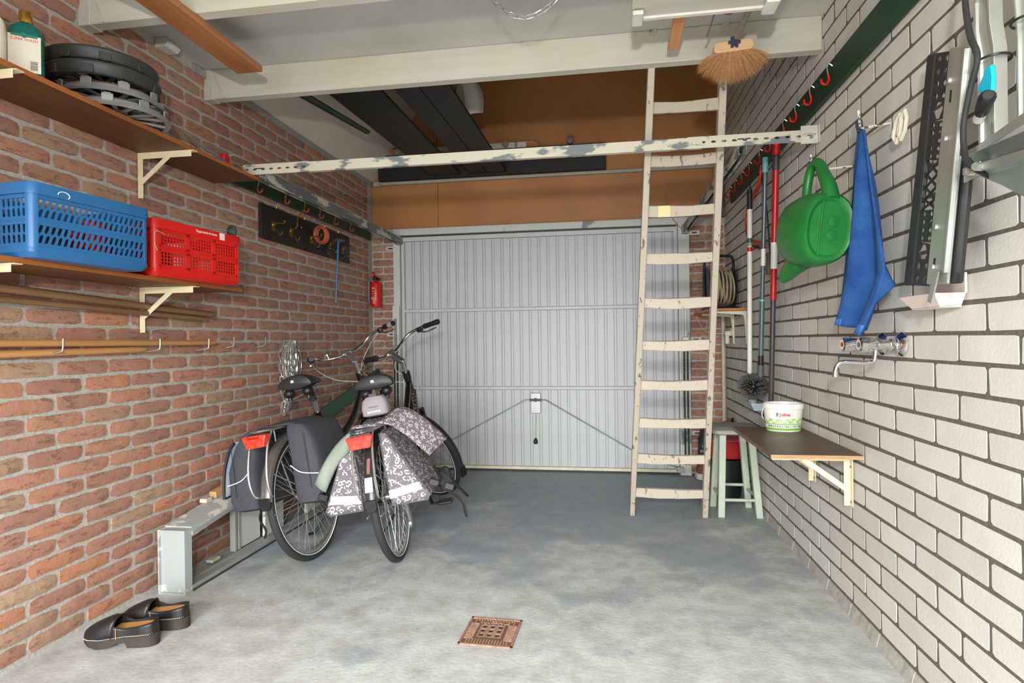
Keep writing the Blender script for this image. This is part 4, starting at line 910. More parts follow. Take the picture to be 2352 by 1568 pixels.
    for sx in (-1,1):
        a=MB(); g0=sc+V((sx*.281,-.125,.051)); g1=sc+V((sx*.305,-.265,.036)); gm=(g0+g1)/2; a.tube([g0,g0+(g1-g0)*.1,gm,g1-(g1-g0)*.06,g1],[.015,.0185,.0165,.02,.016],12); g=put(a,'grip',BLACK,M=Ms)
        if style==1 and sx>0: a=MB(); a.tube([gm+(g1-g0)*.05,g1-(g1-g0)*.05],[.0188,.0205],12); put(a,'grip_sleeve',pm('sleeve_sage',rgb(150,162,152),.5),g,M=Ms)
        a=MB(); k0=sc+V((sx*.262,-.085,.054)); a.box(k0+V((0,-.01,-.008)),(.03,.05,.036)); lv=put(a,'shifter',BLACK,M=Ms,smooth=0,bev=.009,seg=2)
        a=MB(); a.tube(bez([k0+V((sx*.01,.02,-.02)),k0+V((sx*.03,-.03,-.045)),k0+V((sx*.05,-.12,-.05))],5),.005,6); put(a,'brake_lever',CHROME,lv,M=Ms)
        a=MB(); c1=V((0,ay(.86)+.04,.86)); a.tube(bez([Ms@(k0+V((0,.03,-.01))),Ms@(sc+V((sx*.20,.13,-.02))),Ms@(sc+V((sx*.10,.17,-.13))),c1+V((sx*.03,.05,.03)),V((sx*.03,ay(.78)-.03,.76))],7),.0026,5); put(a,'cable',pm('cable_grey',rgb(206,206,200),.45))
    if style==1:
        a=MB(); bc=sc+V((-.125,.012,.038)); a.lathe([(.026,0),(.027,.008),(.022,.02),(.008,.027)],bc,n=18); a.cyl(bc-V((0,0,.03)),bc,.007); put(a,'bell',CHROME,M=Ms)
    # saddle
    a=MB(); a.cyl((0,.275,.74),(0,.212,.905),.013,n=12); put(a,'seatpost',SILV if style==1 else BIKEK)
    a=MB(); a.lathe([(.02,0),(.024,.008),(.018,.016),(.023,.024),(.017,.032),(.022,.04),(.016,.05)],(0,.235,.845),(0,-.36,.93),n=14); put(a,'boot',RUBBER)
    a=MB(); sz=.905
    rows=[]
    for y,w,zt,zb in ((.050,.070,.985,.945),(.060,.104,1.000,.925),(.10,.114,1.006,.920),(.15,.100,.998,.930),(.20,.070,.986,.945),(.25,.042,.982,.945),(.30,.026,.980,.945),(.335,.018,.972,.948),(.345,.010,.962,.952)):
        rows.append([(w*math.cos(R(q)),y,(zb+(zt-zb)*.45)+(zt-zb)*(.55 if math.sin(R(q))>0 else .45)*math.sin(R(q))-.012*(math.cos(R(q))**4)) for q in range(0,360,18)])
    a.loft(rows); sd=put(a,'saddle',pm('saddle_vinyl',rgb(40,40,42),.5,var=.08))
    for sx in (-1,1):
        a=MB(); a.ball((sx*.058,.095,.905),.032,10,(1,1,.85)); a.cyl((sx*.058,.095,.88),(sx*.058,.095,.862),.012); put(a,'suspension_ball',BLACK,sd)
        a=MB(); a.tube(bez([(sx*.058,.095,.868),(sx*.03,.16,.885),(sx*.022,.22,.905),(sx*.015,.31,.94)],5),.004,6); put(a,'saddle_rail',STEEL,sd)
    text_mesh('SR',.019,REFL,sd,V((0,.0465,.968)),(1,0,0),(0,.1,1),bold=.0008)
    # carrier and tail light
    a=MB()
    for sx in (-1,1):
        a.tube(bez([(sx*.02,.27,.725),(sx*.05,.20,.742),(sx*.062,.10,.742),(sx*.062,-.20,.742),(sx*.055,-.30,.742),(sx*.02,-.345,.742),(0,-.348,.742)],6),.0062,8)
        a.tube(bez([(sx*.062,-.10,.738),(sx*.075,-.07,.6),(sx*.072,0,HZ+.01)],5),.0062,8)
        a.tube(bez([(sx*.050,-.29,.735),(sx*.050,-.345,.66),(sx*.05,-.385,.53),(sx*.045,-.372,.44),(sx*.036,-.34,.42)],6),.006,8)
    for y in (-.22,-.10,.03,.14): a.tube([(-.062,y,.742),(.062,y,.742)],.005,6)
    put(a,'carrier',SILV)
    a=MB(); a.prism([(-.048,-.028),(.048,-.028),(.066,.028),(.058,.034),(-.058,.034),(-.066,.028)],(0,-.372,.695),(1,0,0),(0,0,1),-.045); tl=put(a,'tail_light',TAILR,smooth=0,bev=.006,seg=2)
    a=MB(); a.bb(-.03,.03,-.3765,-.374,.712,.720); put(a,'lens_bar',pm('lens_dark',rgb(150,20,16),.3),tl,smooth=0); a=MB(); a.bb(-.05,.05,-.34,-.30,.67,.735); put(a,'light_housing',BLACK,tl,smooth=0)
    # drive
    a=MB()
    if style==1: 
        a.loft([[V((xx,.0+.50*u_,HZ-.045*u_))+V((0,0,sz_)) for xx,sz_ in ((.055,-.05-.045*u_),(.08,-.05-.045*u_),(.08,.05+.04*u_),(.055,.05+.04*u_))] for u_ in (-.1,.0,.3,.7,1.0,1.15)]); put(a,'chain_case',BLACK,smooth=30,bev=.012,seg=2)
    else:
        a.lathe([(.085,-.003),(.09,0),(.085,.003)],BB+V((.062,0,0)),(1,0,0),n=30); a.tube([BB+V((.062,.02,.088)),V((.058,.0,HZ+.045))],.005,5); a.tube([BB+V((.062,.02,-.088)),V((.058,.02,HZ-.14)),V((.058,-.01,HZ-.08))],.005,5); put(a,'chain',STEELD)
        a=MB(); 
        for i in range(5): a.lathe([(.05-.006*i,-.001),(.05-.006*i,.001)],V((.044+.005*i,0,HZ)),(1,0,0),n=22)
        put(a,'cassette',pm('sprocket_rusty',rgb(110,88,70),.5,.8))
        a=MB(); a.bar((.075,.0,HZ-.03),(.08,.03,HZ-.17),.016,.022); a.cyl((.07,.03,HZ-.17),(.085,.03,HZ-.17),.025); a.tube(bez([(.08,-.02,HZ-.02),(.11,-.08,HZ),(.10,-.10,HZ+.05),(.085,-.02,HZ+.08)],5),.005,6); put(a,'derailleur',SILV)
    for sx,sg in ((1,1),(-1,-1)):
        a=MB(); e=BB+V((sx*.10,sg*.05,-sg*.16)); a.bar(BB+V((sx*.075,0,0)),e,.012,.026); a.cyl(e,e+V((sx*.04,0,0)),.007); cr=put(a,'crank',SILV if style==1 else BLACK,smooth=30,bev=.003); a=MB(); a.box(e+V((sx*.085,0,0)),(.095,.075,.022)); put(a,'pedal',BLACK,cr,smooth=0,bev=.006)
    a=MB(); kz=-.0+abs(math.sin(R(lean)))*.0; a.tube(bez([(-.03,.40,.29),(-.08,.36,.18),(-.16,.30,.05+.16*math.sin(R(abs(lean)))),(-.19,.26,.035+.19*math.sin(R(abs(lean))))],5),.008,7); put(a,'kickstand',BLACK)
    return root,Ms
b1,_=make_bike('black bicycle with dark grey panniers standing nearest the brick wall',(-1.578,3.085,0),-2.5,-9.6,46,1.2,1)
b2,_=make_bike('black bicycle with leopard-print panniers leaning towards the other one',(-1.108,3.125,0),7,-9.6,54,1.25,2)

def pannier(name,lab,bike):
    return thing(name,lab,'pannier bag',bike.location[:],bike.rotation_euler[:])
def softbox(levels,n=24,pw=.35):
    """stacked rounded rectangles: (z, x0, x1, y0, y1)"""
    rings=[]
    for z,x0,x1,y0,y1 in levels:
        cx,cy,rx,ry=(x0+x1)/2,(y0+y1)/2,(x1-x0)/2,(y1-y0)/2
        rings.append([(cx+rx*math.copysign(abs(math.cos(2*math.pi*i/n))**pw,math.cos(2*math.pi*i/n)),cy+ry*math.copysign(abs(math.sin(2*math.pi*i/n))**pw,math.sin(2*math.pi*i/n)),z) for i in range(n)])
    a=MB(); a.loft(rings); return a
def panel(fn,nu,nv,th):
    a=MB(); top=[[V(fn(i/nu,j/nv)) for j in range(nv+1)] for i in range(nu+1)]; return a.grid(lambda u,v:V(fn(u,v)),nu,nv)
def put_panel(fn,nu,nv,th,name,mat,parent):
    o=panel(fn,nu,nv,th).build(name,mat,parent,world=False); m=o.modifiers.new('s','SOLIDIFY'); m.thickness=th; m.offset=0; return o
# grey double pannier
r=pannier('double_pannier','dark grey fabric double pannier with white piping on the bicycle by the wall',b1)
for sx in (1,-1):
    lv=[]
    for z,x0,x1,y0,y1 in ((.335,.105,.215,-.20,.11),(.35,.088,.238,-.235,.13),(.40,.082,.250,-.245,.14),(.55,.078,.245,-.235,.14),(.66,.074,.222,-.225,.135),(.725,.070,.190,-.215,.13),(.745,.072,.160,-.20,.12)):
        sp_=.045*min(1,(.745-z)/.2); lv.append((z,*( (x0,x1) if sx>0 else (-x1-sp_,-x0-sp_)),y0,y1))
    o=softbox(lv,28,.30).build('side_bag',GREYB,r,world=False)
    a=MB(); X=lambda d:sx*d-(.045 if sx<0 else 0); a.tube(bez([(X(.095),-.2475,.545),(X(.15),-.2505,.505),(X(.235),-.243,.488),(X(.252),-.20,.486)],6),.0028,6); a.build('piping',REFL,o,world=False)
    a=MB(); a.tube([(X(.185),-.238,.70),(X(.192),-.247,.42)],.0018,5); a.build('seam',pm('seam_dark',rgb(50,50,56),.9),o,world=False)
put_panel(lambda u,v:(-.02+.235*(v) if 1 else 0,-.21+.33*u,.752+.012*math.sin(3*u)-(.0 if v<.45 else (v-.45)**1.6*.34)),8,10,.006,'top_flap',GREYB,r)
put_panel(lambda u,v:(.0-.20*v,-.18+.30*u,.753-(.0 if v<.5 else (v-.5)**1.4*.16)),8,8,.006,'top_flap',GREYB,r)
put_panel(lambda u,v:(-.235-.11*v-.02*math.sin(3*v),-.20+.28*u,.70-.28*v**1.3),6,8,.004,'open_flap',[pm('flap_lining',rgb(176,188,206),.6)],r)
a=MB(); a.tube([V((-.235-.11*v-.02*math.sin(3*v),-.20,.70-.28*v**1.3)) for v in [i/8 for i in range(9)]]+[V((-.348,-.20+.28*u,.42)) for u in (.2,.5,.8,1)],.007,6); a.build('flap_binding',BLACK,r,world=False)
a=MB(); a.tube(bez([(-.12,-.20,.36),(-.13,-.24,.30),(-.10,-.25,.24),(-.12,-.24,.20)],5),.006,5); a.build('strap',BLACK,r,world=False)
for sx in (-1,1):
    a=MB(); a.bb(sx*.07-.012 if sx>0 else -.082,sx*.07+.012 if sx>0 else -.058,-.06,-.03,.735,.76); a.build('carry_strap',pm('strap_grey',rgb(74,76,84),.8),r,world=False,smooth=0)
# leopard double pannier
r=pannier('double_pannier','grey and white leopard-print double pannier with reflective bands',b2)
for sx in (1,-1):
    X=lambda d:sx*d
    def wedge(y,k):
        w=.175 if sx>0 else .165
        q=[(X(.072),.715),(X(.100),.712),(X(.100+w*.45),.55),(X(.095+w),.375),(X(.080+w),.352),(X(.075),.352),(X(.068),.50)]
        cx=sum(p[0] for p in q)/7; cz=sum(p[1] for p in q)/7
        return [(cx+(x-cx)*k,y,cz+(z-cz)*k) for x,z in q]
    a=MB(); a.loft([wedge(-.268,.90),wedge(-.255,1.0),wedge(.08,1.0),wedge(.10,.92)]); o=a.build('side_bag',LEO,r,world=False,smooth=30)
    a=MB(); q=[(X(.071),.428),(X(.222 if sx>0 else .215),.448),(X(.240 if sx>0 else .232),.410),(X(.073),.388)]; a.loft([[(x,-.272,z) for x,z in q],[(x,-.258,z) for x,z in q]]); a.build('reflective_band',REFL,o,world=False,smooth=0)
    a=MB(); e=wedge(-.257,1.0); a.tube([V(p) for p in e],.0045,6,closed=True); a.build('binding',pm('binding_grey',rgb(92,90,92),.8),o,world=False)
put_panel(lambda u,v:(-.075+.15*v,-.23+.36*u,.757+.006*math.sin(9*u)),6,4,.006,'bridge',LEO,r)
put_panel(lambda u,v:(.068+.235*v+.085*u,-.262-.03*math.sin(math.pi*v)+.10*u-.02*v,.765-.02*v-.17*v*v+.055*u+.008*math.sin(5*v)),6,8,.009,'flap',LEO2,r)
put_panel(lambda u,v:(-.065-.225*u+.07*v*u-.02*v,-.262-.014*math.sin(math.pi*v)-.012*math.sin(7*u)*v,.748-.09*u-.13*u*u-.10*v*(1-.45*u)),8,6,.006,'open_flap',pm('flap_sage',rgb(138,144,132),.7,var=.15,scale=9),r)
for p in ([(.30,-.20,.50),(.33,-.25,.44),(.30,-.27,.40)],[(.26,-.10,.42),(.32,-.18,.38),(.40,-.16,.30),(.42,-.2,.22)],[(.30,-.14,.45),(.36,-.2,.48),(.38,-.17,.40),(.43,-.12,.30)],[(-.24,-.2,.50),(-.28,-.25,.44),(-.25,-.27,.40)]): a=MB(); a.tube(bez(p,5),.008,5); a.build('strap',BLACK,r,world=False)
for p in ((.30,-.262,.43),(.36,-.2,.385),(-.26,-.262,.45)):
    a=MB(); a.box(p,(.05,.018,.035),Matrix.Rotation(R(25),3,'Y')); a.build('buckle',BLACK,r,world=False,smooth=0,bev=.004)
# small saddle bag on the second bicycle
r=thing('saddle_bag','small mauve-grey saddle bag under the rear saddle','bag',b2.location[:],b2.rotation_euler[:])
a=softbox([(.782,-.055,.055,-.005,.08),(.79,-.072,.072,-.02,.09),(.83,-.074,.074,-.022,.09),(.87,-.064,.064,-.014,.088),(.888,-.045,.045,.0,.08)],28,.5); o=a.build('pouch',pm('pouch_mauve',rgb(150,142,148),.75,var=.06),r,world=False)
a=MB(); a.torus((0,.034,.835),(0,0,1),.073,.0035,30,5); a.v=[V((p.x,.034+(p.y-.034)*.78,p.z)) for p in a.v]; a.build('zip',pm('zip_grey',rgb(120,112,116),.6),o,world=False)
a=MB(); a.bb(-.022,.022,.0,.02,.872,.905); a.build('loop',pm('loop_grey',rgb(84,82,84),.8),o,world=False,smooth=0,bev=.003)
text_mesh('BATAVUS',.017,REFL,o,(0,-.0235,.808),(1,0,0),(0,0,1),bold=.0004)

# ------------------------------------------------------------------ floor things on the left
# aluminium window frame standing on its long side against the wall
ALU=peel('old_aluminium',rgb(172,178,176),rgb(216,214,206),.55,9,rough=.45,umetal=.0); ALUG=pm('aluminium_grey',rgb(160,164,160),.45,.15,var=.12,scale=8)
fy0,fy1,fx0,fx1,fh=2.545,4.45,-2.098,-1.958,.300
r=thing('window_frame','old grey-white aluminium window frame standing on edge along the brick wall','window frame',(-2.03,3.5,0))
def chan(x0,x1,y0,y1,z0,z1,open_):
    a=MB(); th=.006; d=.014
    if open_=='y-': a.bb(x0,x1,y0+d,y1,z0,z1); a.bb(x0,x0+th,y0,y0+d,z0,z1); a.bb(x1-th,x1,y0,y0+d,z0,z1); a.bb(x0+th,x1-th,y0,y0+d,z0,z0+th); a.bb(x0+th,x1-th,y0,y0+d,z1-th,z1)
    elif open_=='z+': a.bb(x0,x1,y0,y1,z0,z1-.010); a.bb(x0,x0+th,y0,y1,z1-.010,z1); a.bb(x1-th,x1,y0,y1,z1-.010,z1); a.bb((x0+x1)/2-.004,(x0+x1)/2+.004,y0,y1,z1-.010,z1)
    else: a.bb(x0,x1,y0,y1,z0,z1)
    return a
chan(fx0,fx1,fy0,fy0+.050,0,fh,'y-').build('end_stile',ALU,r,smooth=0)
FS=.127; ZT=lambda y:fh+FS*(y-fy0)
chan(fx0,fx1,fy1-.05,fy1,0,ZT(fy1)-.01,'').build('end_stile',ALU,r,smooth=0)
chan(fx0,fx1,fy0+.05,fy1-.05,0,.026,'z+').build('bottom_rail',ALUG,r,smooth=0)
a=MB(); a.loft([[(fx0,y,ZT(y)-.048),(fx1,y,ZT(y)-.048),(fx1,y,ZT(y)),(fx0,y,ZT(y))] for y in (fy0+.05,fy1-.05)]); a.build('top_rail',ALU,r,smooth=0)
a=MB(); a.loft([[(fx1,y,ZT(y)-.038),(fx1+.006,y,ZT(y)-.038),(fx1+.006,y,ZT(y)-.022),(fx1,y,ZT(y)-.022)] for y in (fy0+.05,fy1-.05)]); a.build('rail_lip',ALUG,r,smooth=0)
a=MB(); a.bb(fx1,fx1+.006,fy0+.05,fy1-.05,.0005,.009); a.build('rubber_seal',pm('seal_dark',rgb(58,60,60),.6),r,smooth=0)
for y in (3.05,3.085): a=MB(); a.bb(fx0+.03,fx0+.062,y,y+.016,.026,.31); a.build('mullion',ALUG,r,smooth=0)
for y,x in ((2.75,-2.112),(2.86,-2.112)):
    a=MB(); a.bb(x,x+.04,y,y+.05,ZT(y)+.002,ZT(y)+.024) if y>2.8 else a.bb(fx0+.01,fx0+.05,y+.12,y+.19,.026,.042); a.build('fixing_lug',pm('lug_cream',rgb(206,196,170),.6),r,smooth=0,bev=.003)
PW=peel('white_board_paint',rgb(214,212,206),rgb(160,152,138),.68,10)
for i,(y0,y1,z1,x,lab) in enumerate(((3.108,3.30,.315,-2.06,'white painted board standing inside the window frame, nearer one'),(3.312,3.52,.33,-2.035,'white painted board standing inside the window frame, farther one'),(3.80,4.0,.36,-2.03,'white board end behind the grey bicycle wheel'))):
    a=MB(); a.bb(x,x+.018,y0,y1,.027,z1); tag(a.build('white_board',PW,smooth=0,bev=.002),lab,'board')
a=MB(); a.bar((-2.085,2.93,ZT(2.93)+.0185),(-2.085,3.38,ZT(3.38)+.0185),.04,.034); tag(a.build('pine_batten',wood('block_pine',rgb(176,134,88),rgb(204,164,116),.6,axis=1),smooth=0,bev=.002),'raw pine batten lying on the aluminium window frame','batten')
a=MB(); a.bar((-2.09,3.62,.50),(-2.06,5.25,.88),.03,.10); tag(a.build('green_board',pm('green_board_dull',rgb(58,92,74),.6,var=.15),smooth=0,bev=.003),'dull green board leaning along the brick wall behind the bicycles','board')

# clogs
def clog(lab,toe,heel,mirror):
    toe=V((*toe,0));heel=V((*heel,0)); L=(heel-toe).length; ang=math.atan2(heel.y-toe.y,heel.x-toe.x)
    r=thing('clog',lab,'clog',toe[:],(0,0,ang)); k=L/.27; LE=pm('clog_leather',rgb(30,30,31),.42,var=.15,scale=25,bump=.0004,bscale=120); SO=wood('clog_sole',rgb(40,35,31),rgb(60,53,47),.7,axis=0)
    def hw(x):   # half width of the plan
        x=x/k
        P=((0,.012),(.012,.030),(.035,.043),(.075,.050),(.12,.045),(.17,.037),(.22,.038),(.25,.033),(.265,.020),(.27,.008))
        for (a0,b0),(a1,b1) in zip(P,P[1:]):
            if a0<=x<=a1: return b0+(b1-b0)*(x-a0)/(a1-a0)
        return .008
    def zb(x):   # underside
        x=x/k; P=((0,.030),(.03,.010),(.06,.002),(.11,.004),(.14,.020),(.165,.022),(.170,.0),(.27,.0))
        for (a0,b0),(a1,b1) in zip(P,P[1:]):
            if a0<=x<=a1: return b0+(b1-b0)*(x-a0)/(a1-a0)
        return 0
    def zt(x): x=x/k; return .034+.004*math.sin(x*9)+.012*max(0,(x-.08)/.19)
    a=MB(); rings=[]
    for i in range(40):
        x=L*i/39; w=hw(x); t_=zt(x); b_=zb(x); rings.append([(x,-w,b_+.002),(x,-w*1.03,t_),(x,w*1.03,t_),(x,w,b_+.002),(x,w*.8,b_),(x,-w*.8,b_)])
    a.loft(rings); so=a.build('sole',SO,r,world=False,smooth=35)
    a=MB()   # closed vamp
    def vamp(u,v):
        x=L*.004+u*.118*k; w=hw(x)*1.02; an=math.pi*v; h=.012+.060*min(1,(u*1.15))**.55*(1 if u<.95 else .97)
        return V((x+(.012*k*(1-abs(2*v-1)) if u>.8 else 0)*(u-.8)*5,-w*math.copysign(abs(math.cos(an))**.75,math.cos(an)),zt(x)-.002+h*math.sin(an)**.8+.006*math.sin(an)))
    a.grid(vamp,14,16); o=a.build('vamp',LE,r,world=False); m=o.modifiers.new('s','SOLIDIFY'); m.thickness=.004
    a=MB()   # quarter and heel wall
    def wall(u,v):
        if u<.4: x=L*(.45+.49*(u/.4)); y=-hw(x)
        elif u>.6: x=L*(.45+.49*((1-u)/.4)); y=hw(x)
        else: an=math.pi*(u-.4)/.2; x=L*.94+L*.055*math.sin(an); y=-hw(L*.94)*math.cos(an)
        e=min(1,min(u,1-u)/.12); hgt=.034+.012*math.sin(math.pi*u)**4+.014*(1-e)
        return V((x-.006*v*math.sin(math.pi*u)**6,y*(1.03-.04*v),zt(x)-.002+hgt*v))
    a.grid(wall,40,5); o=a.build('quarter',LE,r,world=False); m=o.modifiers.new('s','SOLIDIFY'); m.thickness=.004
    a=MB(); 
    a.tube([wall(u/40,1) for u in range(41)],.0032,6); a.tube([vamp(1,v/16) for v in range(17)],.003,6); a.build('collar',LE,r,world=False)
    a=MB(); a.loft([[(L*x,-hw(L*x)*.9,zt(L*x)+.020+.012*x),(L*x,hw(L*x)*.9,zt(L*x)+.020+.012*x),(L*x,hw(L*x)*.9,zt(L*x)-.002),(L*x,-hw(L*x)*.9,zt(L*x)-.002)] for x in (.40,.55,.7,.85,.95)]); a.build('insole',pm('insole_tan',rgb(206,148,84),.6),r,world=False,smooth=0)
    a=MB()
    n=52
    for i in range(1,n):
        x=L*(.02+.96*i/n)
        for sy in (-1,1):
            if i%1==0: a.box((x,sy*hw(x)*1.045,zt(x)+.003),(L*.009,.002,.0022))
    a.build('stitching',pm('stitch_white',rgb(216,210,196),.6),r,world=False,smooth=0,kind='stuff')
    a=MB()
    for i in range(7): a.box((L*.44+.0005*i,-.030+.004*i-.004,zt(L*.44)+.055+.0022*i),(.002,.003,.004))
    a.build('worn_lettering',pm('stitch_white',rgb(216,210,196),.6),r,world=False,smooth=0)
    a=MB(); a.tube([wall(.05,v/4)+V((0,-.004,0)) for v in range(5)],.0016,5); a.build('side_seam',pm('seam_tan',rgb(176,130,70),.6),r,world=False)
    return r
clog('black leather clog with white stitching, nearer of the pair',(-2.030,2.075),(-1.752,2.125),1)
clog('black leather clog with white stitching, behind its partner',(-2.000,2.225),(-1.728,2.268),1)

# floor drain
r=thing('floor_drain','rusty square cast-iron floor drain set in the concrete','drain',(-.474,2.378,0),(0,0,R(-2)))
RUST=NT('rusty_iron'); n_=RUST.noise(RUST.coord(),60,4); RUST.set(RUST.ramp(n_,[(.3,rgb(140,104,86)),(.7,rgb(180,144,122))]),.8,.2); RUST.bump(n_,.001); RUST=RUST.m
PITD=pm('drain_dark',rgb(58,52,44),.9,var=.3)
hs=.122; DS=.88
a=MB(); 
for x0,x1,y0,y1 in ((-hs,hs,-hs,-hs+.01),(-hs,hs,hs-.01,hs),(-hs,-hs+.01,-hs,hs),(hs-.01,hs,-hs,hs)): a.bb(x0,x1,y0,y1,.0005,.0065)
a.build('outer_frame',RUST,r,world=False,smooth=0)
a=MB(); a.bb(-hs+.01,hs-.01,-hs+.01,hs-.01,.0004,.0022); a.build('base_plate',pm('rust_dark',rgb(120,86,70),.85,.2),r,world=False,smooth=0)
a=MB()
for i in range(17):
    q=-.104+i*.013
    for yy in (-.092,.092):
        if abs(q)<.10 and not(yy>0 and abs(q)<.085): a.bb(q-.0032,q+.0032,yy-.022,yy+.022,.002,.0055)
    if abs(q)<.068: a.bb(-.116+.006,-.07,q-.0032,q+.0032,.002,.0055); a.bb(.07,.110,q-.0032,q+.0032,.002,.0055)
    if abs(q)<.085: a.bb(q-.003,q+.003,.098,.111,.002,.0055)
a.build('raised_bars',RUST,r,world=False,smooth=0)
text_mesh('VULCANUS',.028,RUST,r,(0,.080,.0045),(1,0,0),(0,1,0),depth=.004,bold=.0006)
a=MB(); a.bb(-.052,.052,-.052,.052,.0023,.0034); a.build('sump',PITD,r,world=False,smooth=0)
a=MB(); a.perf((-.056,-.056,.0045),(1,0,0),(0,1,0),(0,0,1),.112,.112,3,3,.0135,.0125,t=.003); a.build('grate',RUST,r,world=False,smooth=0); r.scale=(DS,DS*1.06,1)

# ------------------------------------------------------------------ ladder
r=thing('ladder','tall cream painted wooden ladder leaning on the ceiling beam','ladder',(.38,4.1,0))
LA=lambda x0,x1,z: V((x0+(x1-x0)*z/2.525,4.11-.41*z,z))
for x0,x1 in ((.150,.232),(.617,.575)):
    a=MB(); p=LA(x0,x1,.0); q=LA(x0,x1,3.0); dirv=(q-p).normalized(); side=V((1,0,0)); nrm=side.cross(dirv).normalized()
    rings=[]
    for k in range(13):
        z=3.0*k/12; c=LA(x0,x1,z); w=.017+random.uniform(-.0012,.0012); d=.032
        rings.append([c+V((-w,0,0))-nrm*d,c+V((w,0,0))-nrm*d,c+V((w,0,0))+nrm*d,c+V((-w,0,0))+nrm*d])
    for rg in (rings[0],):
        for i in range(4): rg[i]=rg[i]+dirv*((0.0-rg[i].z)/dirv.z)
    a.loft(rings); a.build('rail',PEELL,r,smooth=20,bev=.003)
for k in range(11):
    z=.167+.2415*k; a=MB(); pl=LA(.150,.232,z); pr=LA(.617,.575,z); rings=[]
    for i in range(9):
        u=i/8; c=pl+(pr-pl)*u; sag=-.008*math.sin(math.pi*u)+random.uniform(-.0015,.0015); hh=.029+.002*math.sin(5*u+k); nrm=V((0,-.38,-.925)); 
        f_=V((0,-.92,.0)); rings.append([c+V((0,-.012,sag-hh)),c+V((0,-.012,sag+hh)),c+V((0,.012,sag*.4+hh)),c+V((0,.012,sag*.4-hh))])
    a.loft(rings); o=a.build('rung',PEELL,r,smooth=30,bev=.003)
    if k==7: a=MB(); c=pl+(pr-pl)*.27; a.bb(c.x-.032,c.x+.030,c.y-.0145,c.y-.011,c.z-.036,c.z+.024); a.build('tape_patch',pm('tape_yellow',rgb(232,206,146),.5),o,smooth=0)
# ------------------------------------------------------------------ stool with the things behind it
r=thing('wooden_stool','sage green painted wooden stool under the wall shelf','stool',(.83,4.24,0))
a=softbox([(.545,.672,.985,4.045,4.425),(.552,.662,.985,4.035,4.435),(.572,.662,.985,4.035,4.435),(.578,.668,.980,4.042,4.43)],32,.28); a.build('seat',pm('stool_seat_grey',rgb(150,150,140),.55,var=.1),r,bev=0)
feet=((.722,4.115,.735,4.11),(.962,4.12,.915,4.13),(.712,4.375,.745,4.35),(.948,4.372,.905,4.355)); sd=[]
for fx,fy,tx,ty in feet:
    a=MB(); w=.021; rings=[[(fx+dx*w,fy+dy*w,0) for dx,dy in ((-1,-1),(1,-1),(1,1),(-1,1))],[(tx+dx*w,ty+dy*w,.545) for dx,dy in ((-1,-1),(1,-1),(1,1),(-1,1))]]
    a.loft(rings); a.build('leg',SAGE,r,smooth=0,bev=.003)
L_=lambda i,z: V((feet[i][0]+(feet[i][2]-feet[i][0])*z/.545,feet[i][1]+(feet[i][3]-feet[i][1])*z/.545,z))
for i,j,z in ((0,1,.112),(2,3,.155),(0,2,.13),(1,3,.13)): a=MB(); a.cyl(L_(i,z),L_(j,z),.0105,n=10); a.build('stretcher',SAGE,r)
r=thing('black_bin','black plastic bin on the floor behind the stool','bin',(.84,4.66,0))
a=MB(); a.lathe([(.105,0),(.112,.004),(.135,.27),(.142,.275),(.142,.285),(.13,.285),(.108,.012)],(.845,4.66,0),n=28,cap=False); a.lathe([(.0,.010),(.108,.010)],(.845,4.66,0),n=28,cap=False); a.build('tub',BLACK,r)
r=thing('red_tub','red plastic tub standing in the black bin behind the stool','tub',(.84,4.66,.286))
a=softbox([(.287,.735,.945,4.57,4.75),(.295,.73,.952,4.56,4.76),(.41,.722,.962,4.552,4.768),(.416,.715,.968,4.545,4.775),(.43,.715,.968,4.545,4.775)],28,.35); a.build('body',pm('tub_red',rgb(172,18,26),.4),r)
r=thing('pellet_bag','clear bag of wood pellets slumped beside the right door jamb','bag',(.80,5.22,0))
PEL=NT('pellets'); n_=PEL.vor(PEL.coord(),70,'Color'); PEL.set(PEL.mix(.45,n_,rgb(176,112,70)),.8); PEL.set(PEL.ramp(PEL.vor(PEL.coord(),80),[(.1,rgb(190,124,80)),(.6,rgb(110,66,42))]),.8); PEL=PEL.m
softbox([(0,.73,.86,5.13,5.29),(.02,.715,.875,5.11,5.31),(.09,.725,.87,5.12,5.30),(.14,.745,.855,5.15,5.28)],20,.6).build('contents',PEL,r)
softbox([(.0,.726,.864,5.126,5.294),(.012,.71,.88,5.105,5.315),(.06,.712,.878,5.106,5.314)],20,.6).build('wrapper',pm('film_clear',rgb(206,206,196),.25),r)
r=thing('garden_bag','dark green printed garden bag standing in the corner by the jamb','bag',(.83,5.24,.0))
o=softbox([(.142,.75,.93,5.17,5.31),(.16,.74,.94,5.16,5.32),(.32,.745,.935,5.17,5.31),(.40,.76,.92,5.20,5.29)],20,.5).build('sack',pm('sack_green',rgb(44,56,48),.45),r)
text_mesh('TORF',.032,pm('print_pale',rgb(178,186,170),.5),o,V((.795,5.158,.275))-V((.83,5.24,0)),(1,0,0),(0,0,1)); text_mesh('BRIKET',.032,pm('print_pale',rgb(178,186,170),.5),o,V((.795,5.158,.238))-V((.83,5.24,0)),(1,0,0),(0,0,1))
r=thing('corner_box','cardboard box behind the stool','box',(.92,5.2,0)); a=MB(); a.bb(.955,.998,5.0,5.3,0,.47); a.build('carton',pm('carton',rgb(150,140,124),.7),r,smooth=0)
